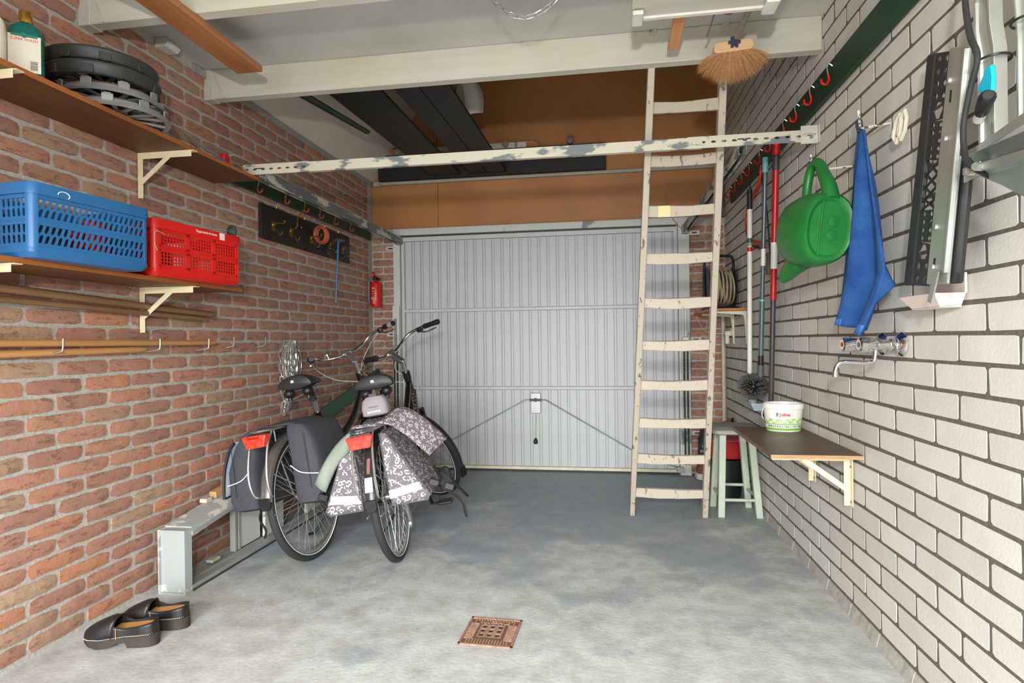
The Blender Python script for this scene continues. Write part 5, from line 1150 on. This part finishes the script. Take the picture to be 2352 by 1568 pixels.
for nm,lab,c,d,m_,rz in (('brown_pouch','brown leather pouch lying behind the stool seat','',(.05,.05,.05),pm('pouch_brown',rgb(150,98,60),.6),0),('black_lighter','black and white hand tool lying behind the stool seat','',(.02,.06,.03),BLACK,30)):
    a=MB(); px_=(.962,5.12) if nm=='brown_pouch' else (.935,5.03)
    if nm=='brown_pouch': a.add(*(lambda b:(b.v,b.f))(softbox([(.471,.955,.997,5.08,5.16),(.49,.955,.998,5.075,5.165),(.51,.965,.99,5.09,5.15)],16,.7)))
    else: a.box((.976,5.03,.491),(.025,.06,.038)); a.tube([(.976,5.03,.51),(.972,4.99,.535)],.009,8)
    tag(a.build(nm,m_,smooth=50,bev=.004 if nm!='brown_pouch' else 0),lab,'pouch' if nm=='brown_pouch' else 'tool')

# ------------------------------------------------------------------ corner shelf, cable reel, conduit
r=thing('corner_shelf','small wooden corner shelf on cream plastic brackets','shelf',(.86,4.95,1.36))
a=MB(); a.bb(.725,.998,4.52,5.28,1.364,1.382); a.build('board',wood('corner_board',rgb(166,98,46),rgb(190,124,66),.5,axis=1),r,smooth=0,bev=.002)
for y in (4.56,5.02):
    a=MB(); a.prism([(0,0),(-.25,0),(-.25,-.012),(-.03,-.03),(-.022,-.08),(-.012,-.24),(0,-.25)],(.999,y-.012,1.363),(1,0,0),(0,0,1),-.024); a.build('bracket',IVORY,r,smooth=0,bev=.004)
r=thing('cable_reel','black cable reel wound with beige cable on the corner shelf','cable reel',(.875,4.93,1.382))
cc=V((.875,4.93,1.565))
a=MB(); n=13
pts=[]
for i in range(n*24+1):
    an=2*math.pi*i/24; x=cc.x-.085+.17*((i/24/n)) ; rr=.128+.006*math.sin(i*.37)
    pts.append(V((x+.008*math.sin(an*1.03+i*.11),cc.y+rr*math.cos(an),cc.z+rr*math.sin(an))))
a.tube(pts,.0068,6); a.build('cable',pm('cable_beige',rgb(176,162,126),.55,var=.15),r)
a=MB(); a.lathe([(.105,-.09),(.105,.09)],cc,(1,0,0),n=24); a.build('drum',pm('drum_dark',rgb(60,56,46),.6),r)
for sx in (-1,1): a=MB(); a.lathe([(.0,-.004),(.155,-.004),(.162,0),(.155,.004),(.0,.004)],cc+V((sx*.097,0,0)),(1,0,0),n=32); a.build('flange',BLACK,r)
a=MB(); a.tube(bez([(.765,4.97,1.40),(.765,4.98,1.60),(.775,4.985,1.795),(.83,4.985,1.815),(.93,4.985,1.815),(.985,4.985,1.79),(.988,4.98,1.60),(.986,4.97,1.40)],6),.011,8); a.build('frame',BLACK,r)
a=MB(); a.tube([(.765,4.80,1.396),(.765,5.08,1.396)],.011,8); a.tube([(.984,4.80,1.396),(.984,5.08,1.396)],.011,8); a.tube([(.765,4.80,1.396),(.984,4.80,1.396)],.011,8); a.build('foot',BLACK,r)
r=thing('electric_conduit','cream conduit pipe rising in the corner right of the door','conduit',(.965,5.32,0))
a=MB(); a.tube([(.968,5.33,.0),(.968,5.33,1.35)],.016,10); a.build('pipe',pm('conduit_cream',rgb(196,188,170),.5),r)
r=thing('socket_outlet','old ivory plug and socket on the white wall below the corner shelf','socket',(RX,5.06,1.19))
a=MB(); a.lathe([(.034,0),(.034,.02),(.026,.028)],(RX-.005,5.04,1.215),(-1,0,0),n=18); a.build('cover',IVORY,r)
a=MB(); a.box((RX-.05,5.04,1.205),(.05,.036,.04)); a.box((RX-.058,5.035,1.155),(.03,.03,.07)); a.build('plug',IVORY,r,smooth=0,bev=.006)
a=MB(); a.tube(bez([(RX-.06,5.03,1.20),(.80,5.1,1.22),(.75,5.17,1.30),(.735,5.20,1.345)],8),.0032,6); a.build('lead',pm('lead_cream',rgb(206,194,160),.6),r)
a=MB(); a.tube(bez([(.50,5.32,2.40),(.56,5.31,2.2),(.73,5.335,1.95),(.715,5.335,1.6),(.735,5.31,1.40),(.735,5.295,1.37)],8),.003,5); tag(a.build('dangling_cord',pm('cord_tan',rgb(168,124,72),.7)),'thin tan cord dangling beside the right door jamb','cord')

# ------------------------------------------------------------------ wall shelf with bucket
r=thing('wall_shelf','dark ply wall shelf with the white bucket on the white wall','shelf',(.82,2.95,.68))
a=MB(); a.bb(.645,RX-.012,2.565,3.345,.682,.700); a.build('board',pm('film_ply_brown',rgb(92,70,56),.45,var=.18,scale=5),r,smooth=0,bev=.002)
a=MB(); 
for k in range(3): a.bb(.645,RX-.012,2.5615,2.565,.684+.005*k,.687+.005*k)
a.build('ply_edge',wood('ply_edge',rgb(206,140,92),rgb(232,180,134),.6,axis=0),r,smooth=0)
bracket('cream steel bracket under the bucket shelf, nearer one',RX,-1,2.70,.681,.215,.32,rev=-1)
bracket('cream steel bracket under the bucket shelf, farther one',RX,-1,3.15,.681,.215,.32,rev=-1)
bc=V((.872,3.225,.7005))
r=thing('white_bucket','white oval food tub with green printed label on the wall shelf','bucket',bc[:])
a=MB(); a.lathe([(.076,0),(.080,.004),(.0895,.112),(.0895,.128),(.086,.128),(.077,.01)],(0,0,0),n=36,cap=False,sx=1.02,sy=.86); a.lathe([(.0,.008),(.078,.008)],(0,0,0),n=36,cap=False,sx=1.02,sy=.86); tb=a.build('tub',pm('tub_white',rgb(228,228,216),.35,var=.03),r,world=False)
a=MB(); a.lathe([(.0905,.110),(.0935,.112),(.0945,.126),(.0925,.137),(.088,.138),(.088,.110)],(0,0,0),n=36,cap=False,sx=1.02,sy=.86); a.lathe([(.089,.118),(.0945,.117),(.0945,.121)],(0,0,0),n=36,cap=False,sx=1.02,sy=.86); a.build('rim',pm('tub_white',rgb(228,228,216),.35,var=.03),r,world=False)
GRN=pm('label_green',rgb(108,170,52),.5,var=.15,scale=80); GRD=NT('label_field'); n_=GRD.noise(GRD.coord('Object',(60,60,90)),1,4,.7); GRD.set(GRD.ramp(n_,[(.42,rgb(226,230,214)),(.52,rgb(172,204,128)),(.66,rgb(104,160,72))]),.5); GRD=GRD.m
def band(z0,z1,mat,nm,e=.0006):
    rr=lambda z:.080+(.0895-.080)*(z-.004)/.108+e
    a=MB(); a.lathe([(rr(z0),z0),(rr(z1),z1)],(0,0,0),n=40,cap=False,sx=1.02,sy=.86); a.build(nm,mat,tb,world=False)
band(.008,.018,GRN,'label_band'); band(.036,.0395,GRN,'label_band'); band(.041,.066,GRD,'label_picture')
def curved_text(txt,size,mat,z,a0,step,nm,bold=0.):
    for i,ch in enumerate(txt):
        if ch==' ': continue
        an=R(a0+step*i); rr=.080+(.0895-.080)*(z-.004)/.108+.001; p=V((rr*1.02*math.cos(an),rr*.86*math.sin(an),z)); tx=V((-math.sin(an)*1.02,math.cos(an)*.86,0)).normalized()
        text_mesh(ch,size,mat,tb,p,tx,(0,0,1),name=nm,bold=bold)
curved_text('VERSSPECIALITEITEN',.0125,pm('letter_green',rgb(64,120,46),.5),.027,205,7.0,'letter',.0005)
curved_text('Johma',.022,pm('letter_red',rgb(214,62,38),.5),.086,249,6.4,'letter',.0009)
a=MB(); an=R(240); p=V((.0895*1.02*math.cos(an),.0895*.86*math.sin(an),.083)); a.ball(p+V((0,0,.008)),.006,8); a.ball(p,.0045,8,(1,1,1.6)); a.build('chef_mark',pm('mark_green',rgb(96,150,130),.5),tb,world=False)
a=MB(); a.tube(bez([(-.094,0,.12),(-.102,.0,.08),(-.094,-.01,.05),(-.09,-.03,.04)],5),.002,5); a.build('wire_handle',STEELD,r,world=False)

# ------------------------------------------------------------------ long tools hanging on the white wall
def longpole(name,lab,cat,parts,tip=None):
    p0=parts[0][0]; r=thing(name,lab,cat,p0)
    for p,q,rr,nm,mat in parts: a=MB(); a.cyl(p,q,rr,n=12); a.build(nm,mat,r)
    return r
wp=lambda z:V((.945,4.211+.061*(2.122-z)/1.208,z))
longpole('white_pole','white pole with green and red bands hanging on the green rail','pole',[(wp(2.15),wp(2.02),.0165,'black_sleeve',BLACK),(wp(2.02),wp(.90),.016,'tube',WHITEP),(wp(1.83),wp(1.80),.0165,'green_band',pm('band_green',rgb(30,110,60),.4)),(wp(1.80),wp(1.775),.0165,'grey_band',pm('band_grey',rgb(150,150,148),.4)),(wp(1.77),wp(1.742),.0165,'red_band',REDP),(wp(2.15),V((.955,4.205,2.262)),.004,'hanging_loop',BLACK)])
gp=lambda z:V((.93,3.743+.171*(2.216-z)/1.248,z))
r=longpole('ceiling_brush','grey telescopic pole with round black and grey ceiling brush','brush',[(gp(2.225),gp(2.14),.0165,'teal_cap',pm('cap_teal',rgb(110,190,200),.45)),(gp(2.14),gp(1.40),.0125,'upper_tube',pm('tube_slate',rgb(96,108,112),.35,.4)),(gp(1.70),gp(1.60),.0132,'sticker',WHITEP),(gp(1.40),gp(1.39),.0155,'teal_ring',pm('cap_teal',rgb(110,190,200),.45)),(gp(1.39),gp(1.06),.0145,'lower_tube',pm('tube_green_grey',rgb(92,112,112),.35,.4)),(gp(1.06),gp(1.0),.0165,'black_sleeve',BLACK),(gp(1.0),gp(.93),.02,'socket',pm('socket_grey',rgb(84,86,88),.5))])
bh=V((.895,3.955,.865)); rn=random.Random(9)
a=MB(); a.ball(bh,.03,8); a.build('core',BLACK,r)
a=MB(); a.m=[]
for i in range(620):
    d=V((rn.gauss(0,1),rn.gauss(0,1),rn.gauss(0,1))).normalized(); L=rn.uniform(.088,.108)*(1-.18*abs(d.z)); w=.0052; p=bh+d*.025; q=bh+d*L
    if q.x>RX-.012: continue
    s1=d.orthogonal().normalized(); s2=d.cross(s1); m_=p+(q-p)*.72; a.cur=0
    b=len(a.v); a.add([p+s1*.0015,p-s1*.001+s2*.0013,p-s1*.001-s2*.0013,m_+s1*w*.6,m_-s1*w*.3+s2*w*.5,m_-s1*w*.3-s2*w*.5],[(0,1,4,3),(1,2,5,4),(2,0,3,5)]); a.cur=1; a.add([m_+s1*w*.6,m_-s1*w*.3+s2*w*.5,m_-s1*w*.3-s2*w*.5,q+s1*w*.7,q-s1*w*.4+s2*w*.6,q-s1*w*.4-s2*w*.6],[(0,1,4,3),(1,2,5,4),(2,0,3,5),(3,4,5)])
a.build('bristle_tufts',[pm('bristle_black',rgb(34,34,34),.7),pm('bristle_tip_grey',rgb(88,86,82),.8)],r,smooth=0,kind='stuff')
rp=lambda z:V((.93,3.512+.169*(2.203-z)/1.412,z))
longpole('red_pole','red and dark grey telescopic pole with a white sticker','pole',[(rp(2.235),rp(2.17),.02,'red_cap',REDP),(rp(2.17),rp(2.09),.019,'dark_sleeve',pm('sleeve_dark',rgb(58,54,58),.5)),(rp(2.09),rp(1.38),.0175,'upper_tube',pm('tube_red',rgb(176,20,26),.35)),(rp(1.70),rp(1.555),.018,'sticker',WHITEP),(rp(1.38),rp(.79),.0145,'lower_tube',pm('tube_dark',rgb(70,66,70),.4,.3))])
r=thing('bow_saw','orange-red bow saw hanging on the green rail','saw',(.955,4.02,2.25))
a=MB(); a.tube(bez([(.978,4.02,2.262),(.978,4.10,2.16),(.98,4.34,2.10),(.98,4.455,2.03),(.98,4.45,1.92),(.98,4.36,1.835),(.98,4.16,1.79),(.98,3.98,1.745)],6),.0125,8); a.build('bow',pm('saw_orange',rgb(204,58,20),.35),r)
a=MB(); a.bar((.98,4.015,2.24),(.98,3.985,1.74),.0016,.02,up=(0,1,0)); a.build('blade',pm('blade_dark',rgb(70,66,62),.5,.7),r,smooth=0)
a=MB(); a.tube(bez([(.98,4.34,1.80),(.98,4.2,1.765),(.98,4.06,1.735),(.98,3.975,1.73)],4),.008,6); a.build('grip',BLACK,r)
r=thing('pruning_saw','black curved pruning saw hanging between the poles','saw',(.975,3.95,2.15))
a=MB(); rings=[]; nn=16
for i in range(nn+1):
    u=i/nn; p=V((.975,4.02-.17*u-.03*math.sin(math.pi*u),2.18-.50*u)); w=.016*(1-.35*u); rings.append([p+V((-.001,-w,0)),p+V((.001,-w,0)),p+V((.001,w,0)),p+V((-.001,w,0))])
a.loft(rings); b=a.build('blade',pm('blade_black',rgb(40,40,38),.5,.5),r,smooth=0)
for i in range(20):
    u=.1+.85*i/20; p=V((.975,4.02-.17*u-.03*math.sin(math.pi*u)-.016*(1-.35*u),2.18-.50*u)); a=MB(); a.prism([(0,-.010),(-.010,0),(0,.010)],p+V((.001,0,0)),(0,1,0),(0,0,1),-.002); a.build('tooth',pm('blade_black',rgb(40,40,38),.5,.5),b,smooth=0)
a=MB(); a.tube(bez([(.972,3.86,1.68),(.965,3.835,1.60),(.965,3.83,1.55)],4),[.014]*4+[.018]*4+[.02],8); a.build('handle',pm('saw_grip_grey',rgb(84,80,74),.6),r)
# sponge tray with a small bottle
r=thing('sponge_tray','clear plastic tray on the white wall below the brush','tray',(.955,4.22,.69))
a=MB(); a.loft([[(.93,4.10,.70),(.995,4.10,.70),(.995,4.38,.70),(.93,4.38,.70)],[(.905,4.07,.745),(.996,4.07,.745),(.996,4.42,.745),(.905,4.42,.745)]],cap=False); a.add([(.93,4.10,.70),(.995,4.10,.70),(.995,4.38,.70),(.93,4.38,.70)],[(0,1,2,3)]); o=a.build('dish',pm('clear_tray',rgb(176,196,206),.2,var=.05),r,smooth=0); m=o.modifiers.new('s','SOLIDIFY'); m.thickness=.003
r=thing('small_bottle','small white bottle with blue cap standing in the plastic tray','bottle',(.955,4.25,.704))
a=MB(); a.lathe([(.024,0),(.026,.005),(.026,.055),(.022,.062)],(.957,4.25,.7045),n=18); a.build('body',WHITEP,r)
a=MB(); a.lathe([(.0235,.062),(.0235,.085),(.02,.088)],(.957,4.25,.7045),n=18); a.build('cap',pm('cap_blue',rgb(24,86,160),.4),r)
a=MB(); a.lathe([(.010,.088),(.008,.098),(.005,.104)],(.957,4.25,.7045),n=10); a.build('nozzle',IVORY,r)

# ------------------------------------------------------------------ watering can, towel, clips on rod hooks
def rod_hook(lab,y,z,xe):
    a=MB(); a.tube(bez([(RX-.002,y,z+.006),(xe+.02,y,z-.004),(xe+.004,y,z),(xe,y,z+.018),(xe-.003,y,z+.058)],5),.0042,7); return tag(a.build('rod_hook',peel('rod_paint',rgb(220,214,198),rgb(80,70,60),.55,60)),lab,'hook')
rod_hook('long rod hook on the white wall that the blue towel hangs from',2.332,1.918,.90)
rod_hook('long rod hook on the white wall that the watering can hangs from',2.575,1.838,.815)
can=thing('watering_can','green plastic watering can hung upside-down-tilted by its handle','watering can',(.80,2.36,1.55))
ax=V((-.12,.97,.10)).normalized(); upv=V((.10,-.10,1)); upv=(upv-ax*upv.dot(ax)).normalized(); sdv=ax.cross(upv)
KC=.84; o0=V((.812,2.375,1.568))
def CP(a_,u_,s_): return o0+(ax*a_+upv*u_+sdv*s_)*KC
rings=[]
for a_,ru,rs,du in ((.018,.118,.080,0),(.004,.128,.088,0),(.0,.140,.098,0),(.010,.150,.106,0),(.06,.160,.116,.0),(.14,.168,.124,.0),(.22,.165,.122,.0),(.30,.150,.112,.004),(.34,.128,.098,.01),(.345,.08,.06,.02)):
    rings.append([CP(a_,du+ru*math.copysign(abs(math.sin(2*math.pi*i/32))**.85,math.sin(2*math.pi*i/32)),rs*math.copysign(abs(math.cos(2*math.pi*i/32))**.85,math.cos(2*math.pi*i/32))) for i in range(32)])
a=MB(); a.loft(rings); body=a.build('body',GREENP,can)
a=MB(); a.tube(bez([CP(.26,.12,0),CP(.275,.20,0),CP(.265,.28,0),CP(.225,.318,0),CP(.17,.30,0),CP(.115,.245,0),CP(.06,.19,0),CP(.02,.12,0)],6),[.017+.014*max(0,(i-16)/26)**1.3 for i in range(43)],12); a.build('handle',GREENP,can)
a=MB(); a.tube(bez([CP(.20,-.06,.0),CP(.27,-.13,.0),CP(.33,-.165,.0),CP(.40,-.205,.0),CP(.43,-.225,0)],5),[.066-.046*(i/20)**.75 for i in range(21)],14); a.build('spout',GREENP,can)
a=MB(); a.bar(CP(.013,.12,-.035),CP(.013,-.12,-.035),.006,.010,up=ax[:]); a.build('base_rib',GREENP,body,smooth=0,bev=.002)
for u_ in (.03,-.03): a=MB(); a.lathe([(.020,0),(.018,-.003),(.012,-.004)],CP(.017,u_,.02),ax[:],n=18); a.build('moulded_mark',GREENP,body)

t=NT('towel_blue'); v=t.pos(); n1=t.noise(v,330,2,.6); n2=t.noise(v,14,4); t.set(t.mix(t.math('MULTIPLY',n1,.6),t.ramp(n2,[(.3,rgb(30,84,158)),(.7,rgb(54,112,186))]),rgb(20,62,124)),.95); t.bump(n1,.006); TOWEL=t.m
RW_=[(0,(2.374,1.915),(2.322,1.903)),(.14,(2.416,1.827),(2.282,1.78)),(.36,(2.479,1.671),(2.210,1.612)),(.57,(2.549,1.516),(2.146,1.457)),(.70,(2.584,1.40),(2.118,1.376)),(.85,(2.600,1.297),(2.178,1.289)),(1,(2.600,1.235),(2.30,1.172))]
def tw(u,v):
    for (v0,l0,r0),(v1,l1,r1) in zip(RW_,RW_[1:]):
        if v<=v1+1e-9:
            k=(v-v0)/(v1-v0); l=(l0[0]+(l1[0]-l0[0])*k,l0[1]+(l1[1]-l0[1])*k); r_=(r0[0]+(r1[0]-r0[0])*k,r0[1]+(r1[1]-r0[1])*k); break
    y=l[0]+(r_[0]-l[0])*u; z=l[1]+(r_[1]-l[1])*u
    x=.912+(.012+.022*v)*math.sin(u*9.5+v*2)*min(1,v*4)+.009*math.sin(u*17+1+3*v)*min(1,2*v)-.006*v
    return V((x,y,z))
tl=thing('towel','blue terry towel hanging from a rod hook on the white wall','towel',(.91,2.35,1.92))
a=MB(); a.grid(tw,26,40); o=a.build('cloth',TOWEL,tl,smooth=80); m=o.modifiers.new('s','SOLIDIFY'); m.thickness=.007; m.offset=0
a=MB(); a.grid(lambda u,v:tw(u,.955+.045*v)+V((-.0045,0,0)),20,2); o2=a.build('hem',pm('hem_blue',rgb(56,116,192),.8),tl,smooth=80); m=o2.modifiers.new('s','SOLIDIFY'); m.thickness=.006
def fold(u,v):
    p=tw(1,.64+.24*v); q=V((.940,2.165,1.335)); return p.lerp(q,u*.96)
a=MB(); a.grid(fold,6,10); o3=a.build('back_fold',TOWEL,tl,smooth=80); m=o3.modifiers.new('s','SOLIDIFY'); m.thickness=.006
a=MB(); a.tube(bez([(.905,2.352,1.905),(.900,2.352,1.935),(.908,2.345,1.945),(.912,2.345,1.905)],4),.006,6); a.build('hanging_loop',pm('loop_navy',rgb(36,48,72),.8),tl)
for i,dy in enumerate((0,.034)):
    q=MB(); cy=2.178-dy; q.tube([V((.955,cy+y*.72,1.862+z*.62)) for y,z in ((.03,-.02),(.0,.035),(-.035,.05),(-.045,.01),(-.03,-.05),(.005,-.085),(.03,-.05))],.0065,7,closed=True)
    tag(q.build('plastic_clip',IVORY),('ivory plastic spring clip by the towel hook, %s one')%('left' if i==0 else 'right'),'clip',group='ivory clips beside the towel')
# ------------------------------------------------------------------ tap
tp=thing('water_tap','chrome two-handle mixer tap with swivel spout on the white wall','tap',(RX,2.32,1.14))
for y,xe,nm in ((2.25,.872,'near_valve'),(2.40,.872,'far_valve')):
    a=MB(); a.lathe([(.040,.004),(.042,.010),(.034,.020),(.022,.024),(.022,.030)],(RX,y,1.14),(-1,0,0),n=24); a.lathe([(.021,.028),(.021,.048)],(RX,y,1.14),(-1,0,0),n=6); a.lathe([(.0175,.046),(.0175,.085)],(RX,y,1.14),(-1,0,0),n=16); b=a.build('valve',CHROME,tp,smooth=35)
    a=MB(); a.lathe([(.016,.085),(.024,.10),(.0265,.125),(.027,.142),(.020,.146),(.0,.146)],(RX,y,1.14),(-1,0,0),n=12); k=a.build('knob',CHROME,b,smooth=30)
    a=MB(); a.lathe([(.0,.147),(.009,.1475)],(RX,y,1.14),(-1,0,0),n=12); a.build('cap_dot',pm('dot_red',rgb(190,50,30),.4) if y>2.3 else pm('dot_blue',rgb(90,110,150),.4),k)
a=MB(); a.tube([(RX-.062,2.25,1.14),(RX-.062,2.40,1.14)],.0165,12); a.build('body',CHROME,tp)
a=MB(); a.tube(bez([(RX-.065,2.315,1.125),(RX-.067,2.315,1.095),(RX-.075,2.315,1.078),(RX-.10,2.315,1.074),(RX-.165,2.315,1.078),(RX-.188,2.315,1.070),(RX-.198,2.315,1.05),(RX-.199,2.315,1.032)],6),.0088,10); sp=a.build('spout',CHROME,tp)
a=MB(); a.lathe([(.0105,0),(.0105,-.008)],(RX-.199,2.315,1.034),n=14); a.build('aerator',CHROME,sp)
# soap dish
r=thing('soap_dish','pale pink plastic soap dish on the white wall under the number plate holder','dish',(.95,1.96,1.25))
a=MB(); rr_=lambda x0,x1,y0,y1,z:[(x0,y0,z),(x1,y0,z),(x1,y1,z),(x0,y1,z)]
a.loft([rr_(.935,.992,1.89,2.05,1.252),rr_(.912,.993,1.868,2.075,1.288)],cap=False); a.add(rr_(.935,.992,1.89,2.05,1.252),[(0,1,2,3)]); a.bb(.990,.996,1.868,2.075,1.288,1.345); o=a.build('tray',pm('dish_pink',rgb(222,204,192),.4,var=.04),r,smooth=0); m=o.modifiers.new('s','SOLIDIFY'); m.thickness=.003; o.modifiers.new('b','BEVEL').width=.004
# ------------------------------------------------------------------ bicycle carrier hung on the white wall
cr_=thing('bicycle_carrier','galvanised bicycle carrier with black number plate holder hung on the white wall','bicycle carrier',(.9,1.7,1.3))
TL,TR,BL,BR=V((.925,1.895,1.972)),V((.875,1.585,1.850)),V((.925,2.050,1.325)),V((.875,1.690,1.300))
def PPt(u,v,n=0.): 
    p=TL*(1-u)*(1-v)+TR*u*(1-v)+BL*(1-u)*v+BR*u*v; e1=(TR-TL).normalized(); e2=(BL-TL).normalized(); nn=e1.cross(e2).normalized()
    if nn.x>0: nn=-nn
    return p+nn*n
eu=(TR-TL+BR-BL).normalized(); ev=(BL-TL+BR-TR).normalized(); Wp=(TR-TL).length; Hp=(BL-TL).length; nrm=eu.cross(ev).normalized(); nrm=-nrm if nrm.x>0 else nrm
PLK=pm('plate_black',rgb(40,41,44),.5,var=.06)
def pslab(u0,u1,v0,v1,n0,n1,nm,mat,par,bev=.001):
    a=MB(); c=[(u0,v0),(u1,v0),(u1,v1),(u0,v1)]; a.loft([[PPt(u,v,n0) for u,v in c],[PPt(u,v,n1) for u,v in c]]); return a.build(nm,mat,par,smooth=0,bev=bev)
pslab(0,.20,.0,1,-.004,.012,'plate_edge',PLK,cr_,.005)
def holes(u0,u1,v0,v1,nc,nr,hw,hh,par,rnd=True):
    a=MB(); o=PPt(u0,v0,.004); W_=(PPt(u1,v0)-PPt(u0,v0)).length; H_=(PPt(u0,v1)-PPt(u0,v0)).length
    a.perf(o,(PPt(u1,v0)-PPt(u0,v0)).normalized(),(PPt(u0,v1)-PPt(u0,v0)).normalized(),nrm,W_,H_,nc,nr,hw,hh,t=.004,rnd=rnd); return a.build('plate_grid',PLK,par,smooth=0)
holes(.20,.54,.0,.10,2,2,.010,.012,cr_); holes(.20,.54,.10,.20,2,2,.018,.007,cr_); 
a=MB(); a.perf(PPt(.20,.20,.004),eu,(PPt(.2,.28)-PPt(.2,.2)).normalized(),nrm,.34*Wp,.08*Hp,1,1,.036,.023,t=.004); a.build('plate_grid',PLK,cr_,smooth=0)
holes(.20,.54,.28,.44,2,5,.018,.0055,cr_); holes(.20,.54,.66,.80,2,4,.017,.0065,cr_)
a=MB(); a.perf(PPt(.20,.80,.004),eu,(PPt(.2,.88)-PPt(.2,.8)).normalized(),nrm,.34*Wp,.08*Hp,1,1,.034,.023,t=.004); a.build('plate_grid',PLK,cr_,smooth=0)
holes(.20,.54,.88,1,2,2,.010,.013,cr_)
for i in range(4):
    v0=.44+.055*i
    for (ua,va,ub,vb) in ((.20,v0,.54,v0+.075),(.54,v0,.20,v0+.075)): a=MB(); a.bar(PPt(ua,min(va,.66),.006),PPt(ub,min(vb,.66),.006),.004,.006,up=nrm[:]); a.build('lattice_bar',PLK,cr_,smooth=0)
for (ua,va,ub,vb) in ((.20,.44,.20,.66),(.54,.44,.54,.66)): a=MB(); a.bar(PPt(ua,va,.006),PPt(ub,vb,.006),.006,.010,up=nrm[:]); a.build('lattice_bar',PLK,cr_,smooth=0)
pslab(.90,1.10,.45,1.0,-.004,.004,'plate_wing',PLK,cr_,.004)
st=pslab(.55,.95,-.012,1.0,.006,.014,'steel_strip',STEEL,cr_,.003)
pslab(.93,.96,.0,.95,.012,.024,'strip_fold',STEEL,st,.001)
for u,v in ((.64,.12),(.68,.36),(.66,.74),(.68,.92)): a=MB(); a.lathe([(.008,0),(.006,.006)],PPt(u,v,.014),nrm[:],n=8); a.build('rivet',STEEL,st)
for v in (.16,.88): pslab(.66,.70,v,v+.05,.0142,.0148,'slot',BLACK,st,0)
a=MB(); p=PPt(.80,.94,.020); a.bar(p,p+ev*.085+V((-.01,0,0)),.034,.004,up=nrm[:]); a.build('tail_tab',STEEL,cr_,smooth=0,bev=.002)
# uprights: pressed channels
def chan3(pts,w,d,nm,par):
    a=MB(); rings=[]
    for p,dirx in pts:
        p=V(p); e=V(dirx).normalized()*w/2; f_=V((-1,-.1,0)).normalized()*d
        rings.append([p-e,p-e+f_,p-e*.72+f_*1.0,p-e*.6+f_*.75,p+e*.6+f_*.75,p+e*.72+f_,p+e+f_,p+e])
    a.loft(rings); return a.build(nm,STEEL,par,smooth=20,bev=.001)
chan3([((.915,1.590,2.12),(0,-1,0)),((.915,1.585,1.985),(0,-1,0)),((.90,1.570,1.955),(0,-1,0)),((.895,1.560,1.88),(0,-1,0)),((.90,1.555,1.82),(0,-1,0)),((.90,1.555,1.62),(0,-1,0))],.062,.03,'upright',cr_)
chan3([((.915,1.450,2.12),(0,-1,0)),((.915,1.448,1.95),(0,-1,0)),((.90,1.435,1.92),(0,-1,0)),((.90,1.425,1.80),(0,-1,0)),((.90,1.425,1.60),(0,-1,0))],.050,.03,'upright',cr_)
# arm of the carrier reaching forward
def slab4(q,nm,mat,par,th=.004):
    a=MB(); q=[V(p) for p in q]; n_=(q[1]-q[0]).cross(q[3]-q[0]).normalized()*th; a.loft([q,[p+n_ for p in q]]); return a.build(nm,mat,par,smooth=0,bev=.001)
slab4([(.875,1.600,1.620),(.70,1.145,1.545),(.70,1.145,1.525),(.875,1.600,1.600)],'arm_top_flange',STEEL,cr_,.02)
slab4([(.86,1.600,1.600),(.705,1.150,1.515),(.72,1.150,1.478),(.875,1.60,1.570)],'arm_web',STEELD,cr_,.004)
slab4([(.845,1.600,1.568),(.70,1.145,1.482),(.70,1.145,1.462),(.845,1.600,1.552)],'arm_flange',STEEL,cr_,.015)
slab4([(.85,1.585,1.552),(.70,1.145,1.462),(.70,1.145,1.40),(.80,1.40,1.487)],'arm_cheek',STEEL,cr_,.004)
slab4([(.85,1.605,1.552),(.81,1.47,1.55),(.81,1.47,1.52),(.85,1.605,1.535)],'gusset',STEEL,cr_,.004)
for p in ((.79,1.42,1.525),(.82,1.50,1.535)): a=MB(); a.cyl(p,V(p)+V((-.02,-.006,0)),.009,n=6); a.build('bolt',STEEL,cr_,smooth=0)
pslab(.90,.97,.30,.44,.010,.014,'black_slot_bar',BLACK,cr_,0)
# locking lever: teal tab and black rubber knob
a=MB(); a.prism([(0,.0),(.018,.012),(.022,.042),(.018,.072),(.0,.075),(-.012,.066),(-.012,.060),(-.036,.038),(-.034,.028),(-.018,.026),(-.016,.004)],(.855,1.505,1.695),(0,-1,0),(0,0,1),.010); lv=a.build('lock_tab',pm('tab_turquoise',rgb(22,182,214),.35,var=.04),cr_,smooth=0,bev=.003)
a=MB(); a.cyl((.862,1.565,1.672),(.845,1.520,1.678),.012,n=12); a.build('pin',WHITEP,cr_)
a=MB(); a.tube([(.848,1.530,1.676),(.842,1.512,1.679),(.825,1.465,1.688),(.822,1.457,1.689)],[.013,.0155,.0165,.010],12); a.build('rubber_knob',BLACK,cr_)
a=MB(); a.tube(bez([(.875,1.63,2.06),(.855,1.60,1.97),(.835,1.545,1.86),(.825,1.500,1.79),(.828,1.535,1.73),(.825,1.555,1.66),(.82,1.545,1.60),(.80,1.49,1.55),(.80,1.41,1.50)],7),.0068,8); a.build('cable',RUBBER,cr_)
a=MB(); a.torus((.885,1.55,1.80),(0,.05,1),.034,.003,22,5); a.v=[V((p.x,1.55+(p.y-1.55)*1.05,p.z)) for p in a.v]; a.build('cable_tie',BLACK,cr_)
a=MB(); a.torus((.885,1.43,1.83),(0,.05,1),.030,.003,22,5); a.build('cable_tie',BLACK,cr_)
